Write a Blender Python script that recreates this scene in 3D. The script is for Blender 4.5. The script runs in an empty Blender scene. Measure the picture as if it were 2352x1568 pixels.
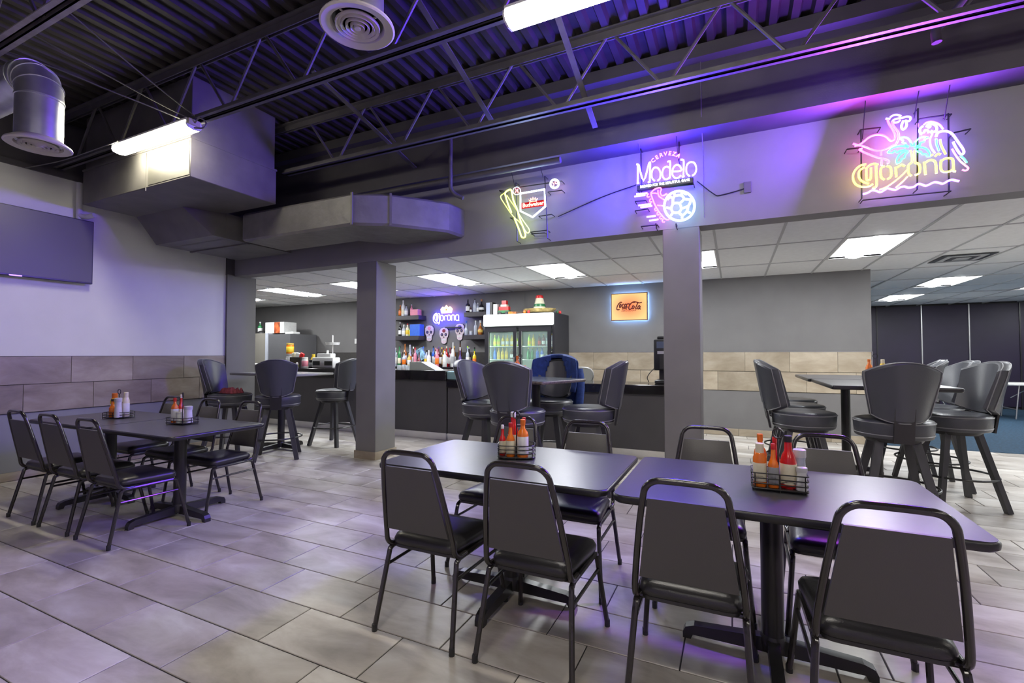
import bpy, bmesh, math, random
from mathutils import Vector, Matrix
R = math.radians
random.seed(7)
SC = bpy.context.scene
COL = SC.collection

# ------------------------------------------------------------------ camera, world, exposure
cam_data = bpy.data.cameras.new('camera')
cam = bpy.data.objects.new('camera', cam_data)
COL.objects.link(cam)
cam_data.sensor_width = 36.0
cam_data.lens = 36.0 * 1079.0 / 2352.0
cam_data.clip_end = 60
cam.location = (0, 0, 1.35)
cam.rotation_euler = (R(90) + math.atan(29 / 1079.0), 0, R(25.25))
SC.camera = cam
W = bpy.data.worlds.new('world'); SC.world = W
W.use_nodes = True
W.node_tree.nodes['Background'].inputs[0].default_value = (0.5, 0.55, 0.65, 1)
W.node_tree.nodes['Background'].inputs[1].default_value = 0.05
SC.view_settings.view_transform = 'Standard'
SC.view_settings.look = 'None'
SC.view_settings.gamma = 1
SC.view_settings.use_curve_mapping = False
SC.view_settings.exposure = 1.15
SC.cycles.max_bounces = 6
SC.cycles.diffuse_bounces = 4
SC.cycles.glossy_bounces = 3
SC.cycles.transmission_bounces = 4
SC.cycles.transparent_max_bounces = 8
SC.cycles.adaptive_threshold = 0.02
SC.cycles.caustics_reflective = False
SC.cycles.caustics_refractive = False
SC.cycles.sample_clamp_indirect = 4.0
STRIP = 31.0      # emission of the hanging strip lights
TROFFER = 27.0     # emission of the recessed ceiling lights
NEON = 1.0       # master scale of all neon tubes

# ------------------------------------------------------------------ materials
MATS = {}
def mat(name, col, rough=0.5, metal=0.0, var=0.0, scale=6.0, bump=0.0, bscale=60.0, spec=0.5, coat=0.0, stretch=(1, 1, 1)):
    if name in MATS: return MATS[name]
    m = bpy.data.materials.new(name); m.use_nodes = True
    nt = m.node_tree; b = nt.nodes['Principled BSDF']
    b.inputs['Base Color'].default_value = (*col, 1)
    b.inputs['Roughness'].default_value = rough
    b.inputs['Metallic'].default_value = metal
    b.inputs['Specular IOR Level'].default_value = spec
    b.inputs['Coat Weight'].default_value = coat
    if var or bump:
        tc = nt.nodes.new('ShaderNodeTexCoord'); mp = nt.nodes.new('ShaderNodeMapping')
        mp.inputs['Scale'].default_value = stretch
        nt.links.new(tc.outputs['Object'], mp.inputs[0])
    if var:
        n = nt.nodes.new('ShaderNodeTexNoise'); n.inputs['Scale'].default_value = scale; n.inputs['Detail'].default_value = 5
        r = nt.nodes.new('ShaderNodeValToRGB')
        r.color_ramp.elements[0].position = 0.3; r.color_ramp.elements[1].position = 0.72
        r.color_ramp.elements[0].color = (*[max(0, c * (1 - var)) for c in col], 1)
        r.color_ramp.elements[1].color = (*[min(1, c * (1 + var)) for c in col], 1)
        nt.links.new(mp.outputs[0], n.inputs['Vector']); nt.links.new(n.outputs[0], r.inputs[0]); nt.links.new(r.outputs[0], b.inputs['Base Color'])
    if bump:
        n2 = nt.nodes.new('ShaderNodeTexNoise'); n2.inputs['Scale'].default_value = bscale; n2.inputs['Detail'].default_value = 3
        bp = nt.nodes.new('ShaderNodeBump'); bp.inputs['Strength'].default_value = bump; bp.inputs['Distance'].default_value = 0.01
        nt.links.new(mp.outputs[0], n2.inputs['Vector']); nt.links.new(n2.outputs[0], bp.inputs['Height']); nt.links.new(bp.outputs[0], b.inputs['Normal'])
    MATS[name] = m
    return m
def emit(name, col, s):
    if name in MATS: return MATS[name]
    m = bpy.data.materials.new(name); m.use_nodes = True
    nt = m.node_tree; b = nt.nodes['Principled BSDF']
    b.inputs['Base Color'].default_value = (0.6, 0.6, 0.6, 1)
    b.inputs['Emission Color'].default_value = (*col, 1)
    b.inputs['Emission Strength'].default_value = s
    MATS[name] = m
    return m
def glass(name, col, trans=0.85):
    if name in MATS: return MATS[name]
    m = bpy.data.materials.new(name); m.use_nodes = True
    nt = m.node_tree; b = nt.nodes['Principled BSDF']; out = nt.nodes['Material Output']
    b.inputs['Base Color'].default_value = (*col, 1); b.inputs['Roughness'].default_value = 0.05
    t = nt.nodes.new('ShaderNodeBsdfTransparent'); t.inputs[0].default_value = (*[0.5 + 0.5 * c for c in col], 1)
    mx = nt.nodes.new('ShaderNodeMixShader'); mx.inputs[0].default_value = trans
    nt.links.new(b.outputs[0], mx.inputs[1]); nt.links.new(t.outputs[0], mx.inputs[2]); nt.links.new(mx.outputs[0], out.inputs[0])
    MATS[name] = m
    return m
def tilemat(name, c0, c1, c2, rough, stretch=(1.2, 5.0, 3.0), rv=0.25):
    """weathered porcelain: streaks along the long side, each piece with its own tone"""
    m = bpy.data.materials.new(name); m.use_nodes = True
    nt = m.node_tree; b = nt.nodes['Principled BSDF']; L = nt.links.new
    tc = nt.nodes.new('ShaderNodeTexCoord'); oi = nt.nodes.new('ShaderNodeObjectInfo'); ge = nt.nodes.new('ShaderNodeNewGeometry')
    ad = nt.nodes.new('ShaderNodeMath'); ad.operation = 'ADD'
    L(oi.outputs['Random'], ad.inputs[0]); L(ge.outputs['Random Per Island'], ad.inputs[1])
    mul = nt.nodes.new('ShaderNodeMath'); mul.operation = 'MULTIPLY'; mul.inputs[1].default_value = 37.0
    L(ad.outputs[0], mul.inputs[0])
    mp = nt.nodes.new('ShaderNodeMapping'); mp.inputs['Scale'].default_value = stretch
    L(tc.outputs['Object'], mp.inputs[0])
    va = nt.nodes.new('ShaderNodeVectorMath'); va.operation = 'ADD'
    L(mp.outputs[0], va.inputs[0]); L(mul.outputs[0], va.inputs[1])
    n = nt.nodes.new('ShaderNodeTexNoise'); n.inputs['Scale'].default_value = 2.0; n.inputs['Detail'].default_value = 7; n.inputs['Roughness'].default_value = 0.6
    n.inputs['Distortion'].default_value = 0.4
    L(va.outputs[0], n.inputs['Vector'])
    r = nt.nodes.new('ShaderNodeValToRGB'); e = r.color_ramp.elements
    e[0].position = 0.24; e[0].color = (*c0, 1); e[1].position = 0.80; e[1].color = (*c2, 1)
    k = e.new(0.5); k.color = (*c1, 1)
    L(n.outputs[0], r.inputs[0])
    hs = nt.nodes.new('ShaderNodeHueSaturation')
    mr = nt.nodes.new('ShaderNodeMapRange'); mr.inputs['To Min'].default_value = 1 - rv * 0.6; mr.inputs['To Max'].default_value = 1 + rv * 0.4
    fr = nt.nodes.new('ShaderNodeMath'); fr.operation = 'FRACT'; L(mul.outputs[0], fr.inputs[0]); L(fr.outputs[0], mr.inputs['Value'])
    L(mr.outputs[0], hs.inputs['Value']); L(r.outputs[0], hs.inputs['Color']); L(hs.outputs[0], b.inputs['Base Color'])
    mr2 = nt.nodes.new('ShaderNodeMapRange'); mr2.inputs['To Min'].default_value = rough - 0.06; mr2.inputs['To Max'].default_value = rough + 0.06
    L(n.outputs[0], mr2.inputs['Value']); L(mr2.outputs[0], b.inputs['Roughness'])
    bp = nt.nodes.new('ShaderNodeBump'); bp.inputs['Strength'].default_value = 0.03; bp.inputs['Distance'].default_value = 0.004
    L(n.outputs[0], bp.inputs['Height']); L(bp.outputs[0], b.inputs['Normal'])
    MATS[name] = m
    return m

# ------------------------------------------------------------------ mesh builder
class MB:
    def __init__(s): s.v = []; s.f = []
    def add(s, vs, fs):
        o = len(s.v); s.v += [tuple(p) for p in vs]; s.f += [tuple(i + o for i in f) for f in fs]; return s
    def box(s, x0, x1, y0, y1, z0, z1):
        return s.add([(x0,y0,z0),(x1,y0,z0),(x1,y1,z0),(x0,y1,z0),(x0,y0,z1),(x1,y0,z1),(x1,y1,z1),(x0,y1,z1)],
                     [(0,3,2,1),(4,5,6,7),(0,1,5,4),(1,2,6,5),(2,3,7,6),(3,0,4,7)])
    def rbox(s, x0, x1, y0, y1, z0, z1, r=0.01, seg=2):
        bm = bmesh.new(); bmesh.ops.create_cube(bm, size=1)
        for v in bm.verts: v.co = Vector(((x0+x1)/2 + v.co.x*(x1-x0), (y0+y1)/2 + v.co.y*(y1-y0), (z0+z1)/2 + v.co.z*(z1-z0)))
        bmesh.ops.bevel(bm, geom=list(bm.edges), offset=r, segments=seg, profile=0.5, affect='EDGES')
        bm.verts.index_update()
        s.add([v.co for v in bm.verts], [[v.index for v in f.verts] for f in bm.faces]); bm.free(); return s
    def prism(s, poly, z0, z1, axis='z'):
        n = len(poly)
        def P(p, h): return (p[0], p[1], h) if axis == 'z' else ((p[0], h, p[1]) if axis == 'y' else (h, p[0], p[1]))
        return s.add([P(p, z0) for p in poly] + [P(p, z1) for p in poly],
                     [tuple(reversed(range(n))), tuple(range(n, 2*n))] + [(i, (i+1) % n, n+(i+1) % n, n+i) for i in range(n)])
    def rings(s, rings, cap=True):
        n = len(rings[0]); vs = [p for r in rings for p in r]; fs = []
        for k in range(len(rings)-1):
            for i in range(n): fs.append((k*n+i, k*n+(i+1) % n, (k+1)*n+(i+1) % n, (k+1)*n+i))
        if cap: fs.append(tuple(reversed(range(n)))); fs.append(tuple(range((len(rings)-1)*n, len(rings)*n)))
        return s.add(vs, fs)
    def lathe(s, prof, n=16, c=(0,0,0), sx=1, sy=1):
        return s.rings([[(c[0]+sx*r*math.cos(2*math.pi*i/n), c[1]+sy*r*math.sin(2*math.pi*i/n), c[2]+z) for i in range(n)] for r, z in prof])
    def tube(s, path, r, n=6, closed=False, r1=None):
        pts = [Vector(p) for p in path]; m = len(pts); rings = []; up = None
        for i, p in enumerate(pts):
            if closed: t = pts[(i+1) % m] - pts[i-1]
            else: t = pts[min(i+1, m-1)] - pts[max(i-1, 0)]
            if t.length < 1e-9: t = Vector((0,0,1))
            t.normalize()
            if up is None:
                up = Vector((0,0,1)) if abs(t.z) < 0.9 else Vector((0,1,0))
            a = t.cross(up)
            if a.length < 1e-5: a = t.cross(Vector((1,0,0)))
            a.normalize(); b = a.cross(t).normalized(); up = b
            rr = r if r1 is None else r + (r1-r)*i/(m-1)
            rings.append([p + a*rr*math.cos(2*math.pi*k/n) + b*rr*math.sin(2*math.pi*k/n) for k in range(n)])
        if closed: rings.append(rings[0])
        return s.rings(rings, cap=not closed)
    def bar(s, p0, p1, w, d, taper=1.0):
        """square bar between two points"""
        p0, p1 = Vector(p0), Vector(p1); t = (p1-p0).normalized()
        u = Vector((0,0,1)) if abs(t.z) < 0.95 else Vector((0,1,0))
        a = t.cross(u).normalized(); b = a.cross(t)
        q = lambda p, k: [p + a*w*k*sa/2 + b*d*k*sb/2 for sa, sb in ((-1,-1),(1,-1),(1,1),(-1,1))]
        return s.rings([q(p0, 1), q(p1, taper)])
    def xf(s, M):
        s.v = [tuple(M @ Vector(p)) for p in s.v]; return s
    def mesh(s, name, m, smooth=True, angle=38):
        me = bpy.data.meshes.new(name); me.from_pydata(s.v, [], s.f); me.update()
        bm = bmesh.new(); bm.from_mesh(me); bmesh.ops.recalc_face_normals(bm, faces=bm.faces); bm.to_mesh(me); bm.free()
        if m: me.materials.append(m)
        if smooth:
            me.polygons.foreach_set('use_smooth', [True]*len(me.polygons)); me.set_sharp_from_angle(angle=R(angle))
        return me
    def build(s, name, m, parent=None, smooth=True, angle=38):
        o = bpy.data.objects.new(name, s.mesh(name, m, smooth, angle)); COL.objects.link(o)
        if parent: o.parent = parent
        return o
def link(name, me, parent=None, loc=None, rz=None):
    o = bpy.data.objects.new(name, me); COL.objects.link(o)
    if parent: o.parent = parent
    if loc: o.location = loc
    if rz is not None: o.rotation_euler = (0, 0, rz)
    return o
def tag(o, label, cat, group=None, kind=None):
    o['label'] = label; o['category'] = cat
    if group: o['group'] = group
    if kind: o['kind'] = kind
    return o
def thing(name, label, cat, loc=(0,0,0), rz=0.0, group=None, kind=None):
    o = bpy.data.objects.new(name, None); COL.objects.link(o); o.empty_display_size = 0.1
    o.location = loc; o.rotation_euler = (0, 0, rz)
    return tag(o, label, cat, group, kind)
def dup(root, loc, rz, label=None, group=None):
    r = root.copy(); COL.objects.link(r); r.location = loc; r.rotation_euler = (0, 0, rz)
    if label: r['label'] = label
    if group: r['group'] = group
    for ch in list(root.children):
        c = ch.copy(); COL.objects.link(c); c.parent = r
        for g in list(ch.children):
            d = g.copy(); COL.objects.link(d); d.parent = c
    return r
def smoothpath(pts, k=4, closed=False):
    """Catmull-Rom through the points"""
    P = [Vector(p) for p in pts]; n = len(P)
    if n < 3: return P
    out = []
    rng = range(n) if closed else range(n-1)
    for i in rng:
        p1, p2 = P[i], P[(i+1) % n]
        p0 = P[i-1] if (closed or i > 0) else p1*2 - p2
        p3 = P[(i+2) % n] if (closed or i+2 < n) else p2*2 - p1
        for j in range(k):
            t = j/k
            out.append(0.5*((2*p1) + (p2-p0)*t + (2*p0-5*p1+4*p2-p3)*t*t + (3*p1-p0-3*p2+p3)*t**3))
    if not closed: out.append(P[-1])
    return out
def rrect(w, d, r, n=5, cx=0, cy=0):
    out = []
    for sx, sy, a0 in ((1,1,0),(-1,1,90),(-1,-1,180),(1,-1,270)):
        for i in range(n+1):
            a = R(a0 + 90*i/n); out.append((cx + sx*(w/2-r) + r*math.cos(a), cy + sy*(d/2-r) + r*math.sin(a)))
    return out
def slab(mb, outline, prof):
    """outline polygon swept through (inset, z) pairs - a rounded slab or cushion"""
    cx = sum(p[0] for p in outline)/len(outline); cy = sum(p[1] for p in outline)/len(outline)
    def ins(d):
        o = []
        for x, y in outline:
            l = math.hypot(x-cx, y-cy) or 1; o.append((cx+(x-cx)*(1-d/l), cy+(y-cy)*(1-d/l)))
        return o
    mb.rings([[(x, y, z) for x, y in ins(d)] for d, z in prof]); return mb
def textmesh(s, size, m, depth=0.002, align='CENTER'):
    c = bpy.data.curves.new('lettering', 'FONT'); c.body = s; c.size = size; c.extrude = depth; c.align_x = align; c.align_y = 'CENTER'; c.resolution_u = 2
    o = bpy.data.objects.new('lettering', c); COL.objects.link(o)
    dg = bpy.context.evaluated_depsgraph_get(); me = bpy.data.meshes.new_from_object(o.evaluated_get(dg))
    bpy.data.objects.remove(o); bpy.data.curves.remove(c)
    me.materials.clear(); me.materials.append(m)
    return me

# shared materials
M_WHITE = mat('white_wall_paint', (0.70, 0.71, 0.69), 0.55, var=0.04, scale=2.5, bump=0.05, bscale=120)
M_GREYP = mat('grey_wall_paint', (0.145, 0.140, 0.138), 0.6, var=0.06, scale=3, bump=0.06, bscale=140)
M_HEAD = mat('brightened_grey_paint_header', (0.245, 0.238, 0.24), 0.6, var=0.06, scale=3, bump=0.06, bscale=140)  # same grey wall paint, its colour brightened for the light on the header
M_COLP = mat('brightened_grey_paint_column', (0.19, 0.183, 0.18), 0.6, var=0.06, scale=3, bump=0.06, bscale=140)  # wall paint again, lightened in colour to stand for light on the columns
M_LOWER = mat('slate_grey_dado_paint', (0.235, 0.24, 0.275), 0.5, var=0.05, scale=3, bump=0.05, bscale=140)
M_DARK = mat('charcoal_paint', (0.075, 0.07, 0.078), 0.6, var=0.12, scale=4, bump=0.06, bscale=80)
M_DECK = mat('dark_painted_steel_deck', (0.030, 0.026, 0.024), 0.6, spec=0.2, var=0.3, scale=5)
M_JOIST = mat('dark_painted_joist_steel', (0.085, 0.08, 0.085), 0.5, var=0.2, scale=8)
M_FTILE = tilemat('weathered_porcelain_floor_tile', (0.25, 0.215, 0.175), (0.49, 0.45, 0.405), (0.76, 0.74, 0.70), 0.35, (0.9, 2.2, 3.0), rv=0.30)
M_WTILE = tilemat('weathered_porcelain_wall_tile', (0.16, 0.125, 0.10), (0.28, 0.235, 0.20), (0.42, 0.38, 0.33), 0.4, (1.0, 1.6, 2.4), rv=0.3)
M_BTILE = tilemat('tan_porcelain_wall_tile', (0.22, 0.175, 0.12), (0.34, 0.285, 0.21), (0.48, 0.42, 0.33), 0.4, (1.0, 1.6, 2.4), rv=0.25)
M_GROUT = mat('dark_grout', (0.035, 0.032, 0.03), 0.8, var=0.2, scale=20)
M_CEILT = mat('white_ceiling_tile', (0.88, 0.895, 0.90), 0.75, var=0.04, scale=14, bump=0.12, bscale=160)
M_TBAR = mat('grey_white_tee_bar', (0.5, 0.51, 0.52), 0.5)
M_CREAM = mat('cream_baseboard_vinyl', (0.85, 0.83, 0.76), 0.5, var=0.06, scale=5)
M_CARPET = mat('blue_carpet', (0.012, 0.045, 0.085), 0.95, var=0.5, scale=30, bump=0.5, bscale=300)
M_BLACKM = mat('black_enamel_metal', (0.022, 0.021, 0.021), 0.32, 0.0, spec=0.5, var=0.1, scale=9)
M_CHROME = mat('black_gloss_tube', (0.022, 0.019, 0.018), 0.17, 0.0, spec=0.7, var=0.1, scale=9)
M_VINYL = mat('black_vinyl', (0.022, 0.021, 0.022), 0.30, bump=0.10, bscale=220, spec=0.5)
M_CBACK = mat('charcoal_vinyl_back', (0.075, 0.071, 0.069), 0.42, bump=0.10, bscale=260, spec=0.4)
M_STOOL = mat('dark_grey_stool_leather', (0.062, 0.065, 0.075), 0.34, bump=0.10, bscale=180, spec=0.55)
M_PIPING = mat('grey_stitched_piping', (0.22, 0.22, 0.23), 0.4)
M_WOODG = mat('grey_black_stained_wood', (0.05, 0.05, 0.055), 0.45, var=0.3, scale=12, stretch=(1,1,0.15))
M_TTOP = mat('black_laminate_top', (0.042, 0.041, 0.046), 0.33, spec=1.0, var=0.12, scale=30, bump=0.02, bscale=300)
M_TEDGE = mat('black_table_edge', (0.018, 0.018, 0.019), 0.3)
M_GALV = mat('galvanised_steel', (0.5, 0.52, 0.51), 0.34, 0.8, var=0.18, scale=7)
M_DUCTP = mat('grey_painted_duct', (0.12, 0.115, 0.108), 0.5, var=0.18, scale=4, bump=0.1, bscale=22)
M_OFFW = mat('off_white_diffuser_paint', (0.56, 0.53, 0.49), 0.4)
M_STEEL = mat('brushed_steel', (0.5, 0.5, 0.5), 0.3, 0.9)
M_WHITEP = mat('white_plastic', (0.7, 0.7, 0.68), 0.35)
M_BLACKP = mat('black_plastic', (0.02, 0.02, 0.022), 0.35)
M_WIRE = mat('grey_metal_cable', (0.16, 0.155, 0.14), 0.45, 0.4)
# ------------------------------------------------------------------ the setting
XL = -6.97; YH = 4.70; YB = 8.64; ZC = 2.62; ZD = 4.03; ZSOF = 3.34
def struct(name, mb, m, label, cat, smooth=False):
    o = mb.build(name, m, None, smooth); return tag(o, label, cat, kind='structure')
# floor: dark grout slab, tiles laid in a third-step bond along x
floor = struct('floor', MB().box(-12.2, 7.2, -5.0, 8.72, -0.12, -0.004), M_GROUT, 'grey brown porcelain tile floor of the dining room', 'floor')
TW, TH, GAP = 0.6075, 0.3135, 0.006
fw = Vector((-math.sin(R(25.25)), math.cos(R(25.25)))); rt = Vector((math.cos(R(25.25)), math.sin(R(25.25))))
tiles = []
for k in range(-21, 26):
    y0 = 1.2125 + TH*k; y1 = y0 + TH
    y0c, y1c = max(y0, -5.0), min(y1, 8.70)
    if y1c - y0c < 0.02: continue
    off = -2.25 + 0.2025*(k if k <= 2 else k-2)
    i0 = math.floor((-12.2 - off)/TW)
    for i in range(i0, i0 + 34):
        x0 = max(off + TW*i, -12.2 if y0c > 4.6 else XL); x1 = min(off + TW*(i+1), 7.2)
        if x1 - x0 < 0.02: continue
        c = Vector(((x0+x1)/2, (y0c+y1c)/2)); D = c.dot(fw); lat = c.dot(rt)
        vis = D > 0.9 and abs(lat/D) < 1.22 and (1.35/D) < 0.92
        tiles.append((D if vis else 99 + abs(D), x0, x1, y0c, y1c))
tiles.sort()
tmesh = {}
for D, x0, x1, y0, y1 in tiles[:300]:
    key = (round(x1-x0, 3), round(y1-y0, 3))
    if key not in tmesh:
        a, b = key[0]/2 - GAP/2, key[1]/2 - GAP/2; e = 0.0022
        tmesh[key] = MB().rings([[(-a,-b,-0.01),(a,-b,-0.01),(a,b,-0.01),(-a,b,-0.01)], [(-a,-b,-e),(a,-b,-e),(a,b,-e),(-a,b,-e)],
                                 [(-a+e,-b+e,0),(a-e,-b+e,0),(a-e,b-e,0),(-a+e,b-e,0)]]).mesh('tile', M_FTILE, False)
    link('tile', tmesh[key], floor, ((x0+x1)/2, (y0+y1)/2, 0))
far = MB()
for D, x0, x1, y0, y1 in tiles[300:]: far.box(x0+GAP/2, x1-GAP/2, y0+GAP/2, y1-GAP/2, -0.01, 0)
ft = far.build('tile_field', M_FTILE, floor, False); ft['kind'] = 'stuff'
struct('floor_carpet', MB().box(1.6, 9.2, 8.72, 15.9, -0.12, 0.002), M_CARPET, 'dark blue carpet in the room beyond the tiled wall', 'floor')

def tileband(parent, rows, along, plane, m, th=0.008):
    """rows: (z0, z1, joints list); along 'x' or 'y'; plane coordinate of the wall face"""
    cache = {}
    for z0, z1, js in rows:
        for a0, a1 in zip(js[:-1], js[1:]):
            key = (round(a1-a0, 3), round(z1-z0, 3))
            if key not in cache:
                w, h, e = key[0]/2 - 0.0018, key[1]/2 - 0.0018, 0.0015
                q = MB().rings([[(-w,0,-h),(w,0,-h),(w,0,h),(-w,0,h)], [(-w,-th+e,-h),(w,-th+e,-h),(w,-th+e,h),(-w,-th+e,h)], [(-w+e,-th,-h+e),(w-e,-th,-h+e),(w-e,-th,h-e),(-w+e,-th,h-e)]])
                cache[key] = q.mesh('tile', m, False)
            c = (a0+a1)/2; zc = (z0+z1)/2
            if along == 'x': link('tile', cache[key], parent, (c, plane, zc))
            else: link('tile', cache[key], parent, (plane, c, zc), R(90))
def joints(a, step, lo, hi):
    k = math.floor((lo-a)/step); out = [lo]
    while a + step*k < hi - 0.02:
        if a + step*k > lo + 0.02: out.append(a + step*k)
        k += 1
    return out + [hi]

# left wall (runs along y)
wl = struct('wall_left', MB().box(XL-0.15, XL, -5.0, 4.58, 1.328, 3.39), M_WHITE, 'white painted wall behind the television', 'wall')
tileband(wl, [(1.022, 1.325, joints(2.758, 0.618, -1.2, 4.575)), (0.717, 1.020, joints(2.354, 0.618, -1.2, 4.575))], 'y', XL+0.004, M_WTILE)
MB().box(XL-0.15, XL+0.002, -5.0, 4.58, 0.714, 1.328).build('grout_bed', M_GROUT, wl, False)
MB().box(XL-0.15, XL, -5.0, 4.58, 0.0, 0.714).build('dado', M_LOWER, wl, False)
MB().box(XL, XL+0.008, -1.2, 4.575, 0.711, 0.716).build('edge_strip', M_BLACKM, wl, False)
bl = struct('baseboard_left', MB().box(XL, XL+0.004, -5.0, 4.58, 0, 0.094), M_GROUT, 'tile skirting along the white wall', 'baseboard')
tileband(bl, [(0.002, 0.096, joints(2.62, 0.618, -1.2, 4.575))], 'y', XL+0.006, M_WTILE)
struct('wall_left_upper', MB().box(XL-0.15, XL-0.01, -5.0, 4.58, 3.39, ZD+0.05), M_DARK, 'charcoal band of wall above the white paint', 'wall')
struct('trim_1', MB().box(XL-0.01, XL+0.035, -5.0, 4.5, 3.375, 3.43), M_DARK, 'dark ledge strip on top of the white wall', 'trim')
# pilaster where the white wall meets the opening
struct('wall_pilaster', MB().box(XL-0.25, -6.93, 4.58, 5.05, 0, 2.56), M_GREYP, 'dark grey pilaster at the end of the white wall', 'pillar')
# header above the bar opening and the two columns below it
hd = struct('wall_header', MB().box(-12.2, 7.2, YH, 4.91, 2.55, 3.42), M_HEAD, 'grey header wall above the bar opening, hung with neon signs', 'wall')
struct('wall_header_upper', MB().box(-7.1, 7.2, 4.40, YH+0.02, ZSOF, ZD+0.05), M_DARK, 'charcoal soffit projecting above the grey header', 'wall')
struct('trim_2', MB().box(-7.1, 7.2, 4.30, 4.41, ZD-0.11, ZD-0.0), M_DARK, 'dark steel ledger angle under the roof deck', 'trim')
def column(x0, x1, label):
    c = struct('wall_column', MB().rbox(x0, x1, YH-0.001, 5.09, 0.0, 2.552, 0.006, 1), M_COLP, label, 'column', True)
    t = 0.012
    for nm, b in (('skirting_tile', (x0-t, x1+t, YH-t, YH-0.001)), ('skirting_tile', (x1, x1+t, YH-0.001, 5.09+t)), ('skirting_tile', (x0-t, x0, YH-0.001, 5.09+t)), ('skirting_tile', (x0, x1, 5.09, 5.09+t))):
        MB().box(b[0], b[1], b[2], b[3], 0, 0.10).build(nm, M_BTILE, c, False)
    return c
column(-4.475, -4.144, 'grey square column beside the bar stools, tile skirting at its foot')
column(-0.607, -0.278, 'grey square column below the soccer ball neon sign')
# back wall behind the bar
wb = struct('wall_back', MB().box(-12.2, 1.87, YB, YB+0.15, 1.39, ZC+0.04), M_GREYP, 'grey painted back wall behind the bar', 'wall')
MB().box(-12.2, 1.87, YB-0.001, YB+0.15, 0.742, 1.39).build('grout_bed', M_GROUT, wb, False)
MB().box(-12.2, 1.87, YB, YB+0.15, 0.0, 0.742).build('dado', M_GREYP, wb, False)
tileband(wb, [(1.068, 1.383, joints(0.167, 0.636, -2.9, 1.86)), (0.748, 1.064, joints(0.392, 0.638, -2.9, 1.86))], 'x', YB-0.003, M_BTILE)
MB().box(-2.9, 1.872, YB-0.013, YB, 1.384, 1.392).build('edge_strip', M_STEEL, wb, False)
MB().box(1.862, 1.874, YB-0.013, YB, 0.745, 1.392).build('edge_strip', M_STEEL, wb, False)
bb = struct('baseboard_back', MB().box(-0.6, 1.87, YB-0.004, YB, 0, 0.118), M_GROUT, 'tile skirting along the grey back wall', 'baseboard')
tileband(bb, [(0.002, 0.12, joints(0.06, 0.64, -0.6, 1.865))], 'x', YB-0.005, M_BTILE)
struct('wall_kitchen_side', MB().box(1.72, 1.87, YB+0.15, 15.6, 0, ZC+0.04), M_GREYP, 'grey return wall beside the carpeted room', 'wall')
struct('wall_bar_end', MB().box(-12.35, -12.2, 4.6, 8.8, 0, ZC+0.04), M_GREYP, 'grey end wall of the bar', 'wall')
struct('wall_bar_front', MB().box(-12.2, -7.0, 4.75, 4.9, 0, 2.56), M_GREYP, 'grey partition closing the bar off', 'wall')
# far wall: dark film covered glazing with upright mullions
fwl = struct('wall_far', MB().box(1.6, 9.2, 15.66, 15.8, 0, ZC+0.04), M_BLACKM, 'wall of dark purple panels across the carpeted room', 'wall')
M_PANEL = mat('dark_purple_panel', (0.014, 0.007, 0.03), 0.45, var=0.3, scale=1.2)
for i in range(8):
    x = 1.62 + 0.94*i
    MB().box(x+0.012, x+0.928, 15.63, 15.67, 0.06, ZC-0.02).build('panel', M_PANEL, fwl, False)
    MB().box(x-0.012, x+0.012, 15.61, 15.67, 0.0, ZC).build('mullion', M_STEEL if i in (3, 4) else M_BLACKM, fwl, False)
# walls out of the picture that close the room
struct('wall_right', MB().box(7.2, 7.35, -5.0, 8.8, 0, ZD+0.05), M_WHITE, 'white side wall of the dining room', 'wall')
struct('wall_right_far', MB().box(9.2, 9.35, 8.6, 15.8, 0, ZC+0.05), M_DARK, 'dark side wall of the carpeted room', 'wall')
struct('wall_right_return', MB().box(7.2, 9.35, 8.6, 8.72, 0, ZC+0.05), M_DARK, 'short dark return wall', 'wall')
struct('wall_front', MB().box(-7.1, 7.35, -5.15, -5.0, 0, ZD+0.05), M_WHITE, 'white entrance wall facing the bar', 'wall')

# suspended ceiling over the bar: slab, tee bars, tiles, recessed lights
GX, GY = 0.645, 1.29
ce = struct('ceiling', MB().box(-12.2, 9.2, 4.9, 15.7, ZC+0.16, ZC+0.22), M_DARK, 'suspended ceiling of white lay-in tiles over the bar', 'ceiling')
LIGHTS = [(k, 0) for k in (-16, -13, -10, -7, -4, -1, 2, 5, 8, 11)] + [(5, 3), (8, 4), (11, 3), (5, 5), (11, 5)]
tm = MB().box(-GX/2+0.012, GX/2-0.012, -GY/2+0.012, GY/2-0.012, 0.0, 0.015).mesh('ceiling_tile', M_CEILT, False)
grid = MB(); sag = random.Random(3)
for k in range(-19, 15):
    x = -0.17 + GX*k
    y1 = YB if x < 1.5 else 15.6
    grid.box(x-0.012, x+0.012, 4.91, y1, ZC-0.004, ZC+0.02)
for j in range(0, 9):
    y = 4.91 + GY*j
    grid.box(-12.2 if y < YB else 1.87, 9.2, y-0.012, y+0.012, ZC-0.0035, ZC+0.02)
for j in range(-1, 8):
    for k in range(-19, 14):
        x = -0.17 + GX*(k+0.5); y = 4.91 + GY*(j+0.5)
        if j < 0 or (x < 1.6 and j > 2) or (k, j-1) in LIGHTS: continue
        t = link('ceiling_tile', tm, ce, (x, y, ZC+0.004))
        if j > 3 and sag.random() < 0.35: t.rotation_euler = (R(sag.uniform(-1.6, 1.6)), R(sag.uniform(-2.5, 2.5)), 0); t.location.z += 0.006
grid.build('tee_bar_grid', M_TBAR, ce, False)
M_LENS = emit('lit_lens', (0.93, 0.97, 1.0), TROFFER); M_LAMPB = emit('lit_lamp_basket', (0.95, 0.98, 1.0), TROFFER)
M_REFL = mat('white_reflector', (0.85, 0.86, 0.88), 0.35)
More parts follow.
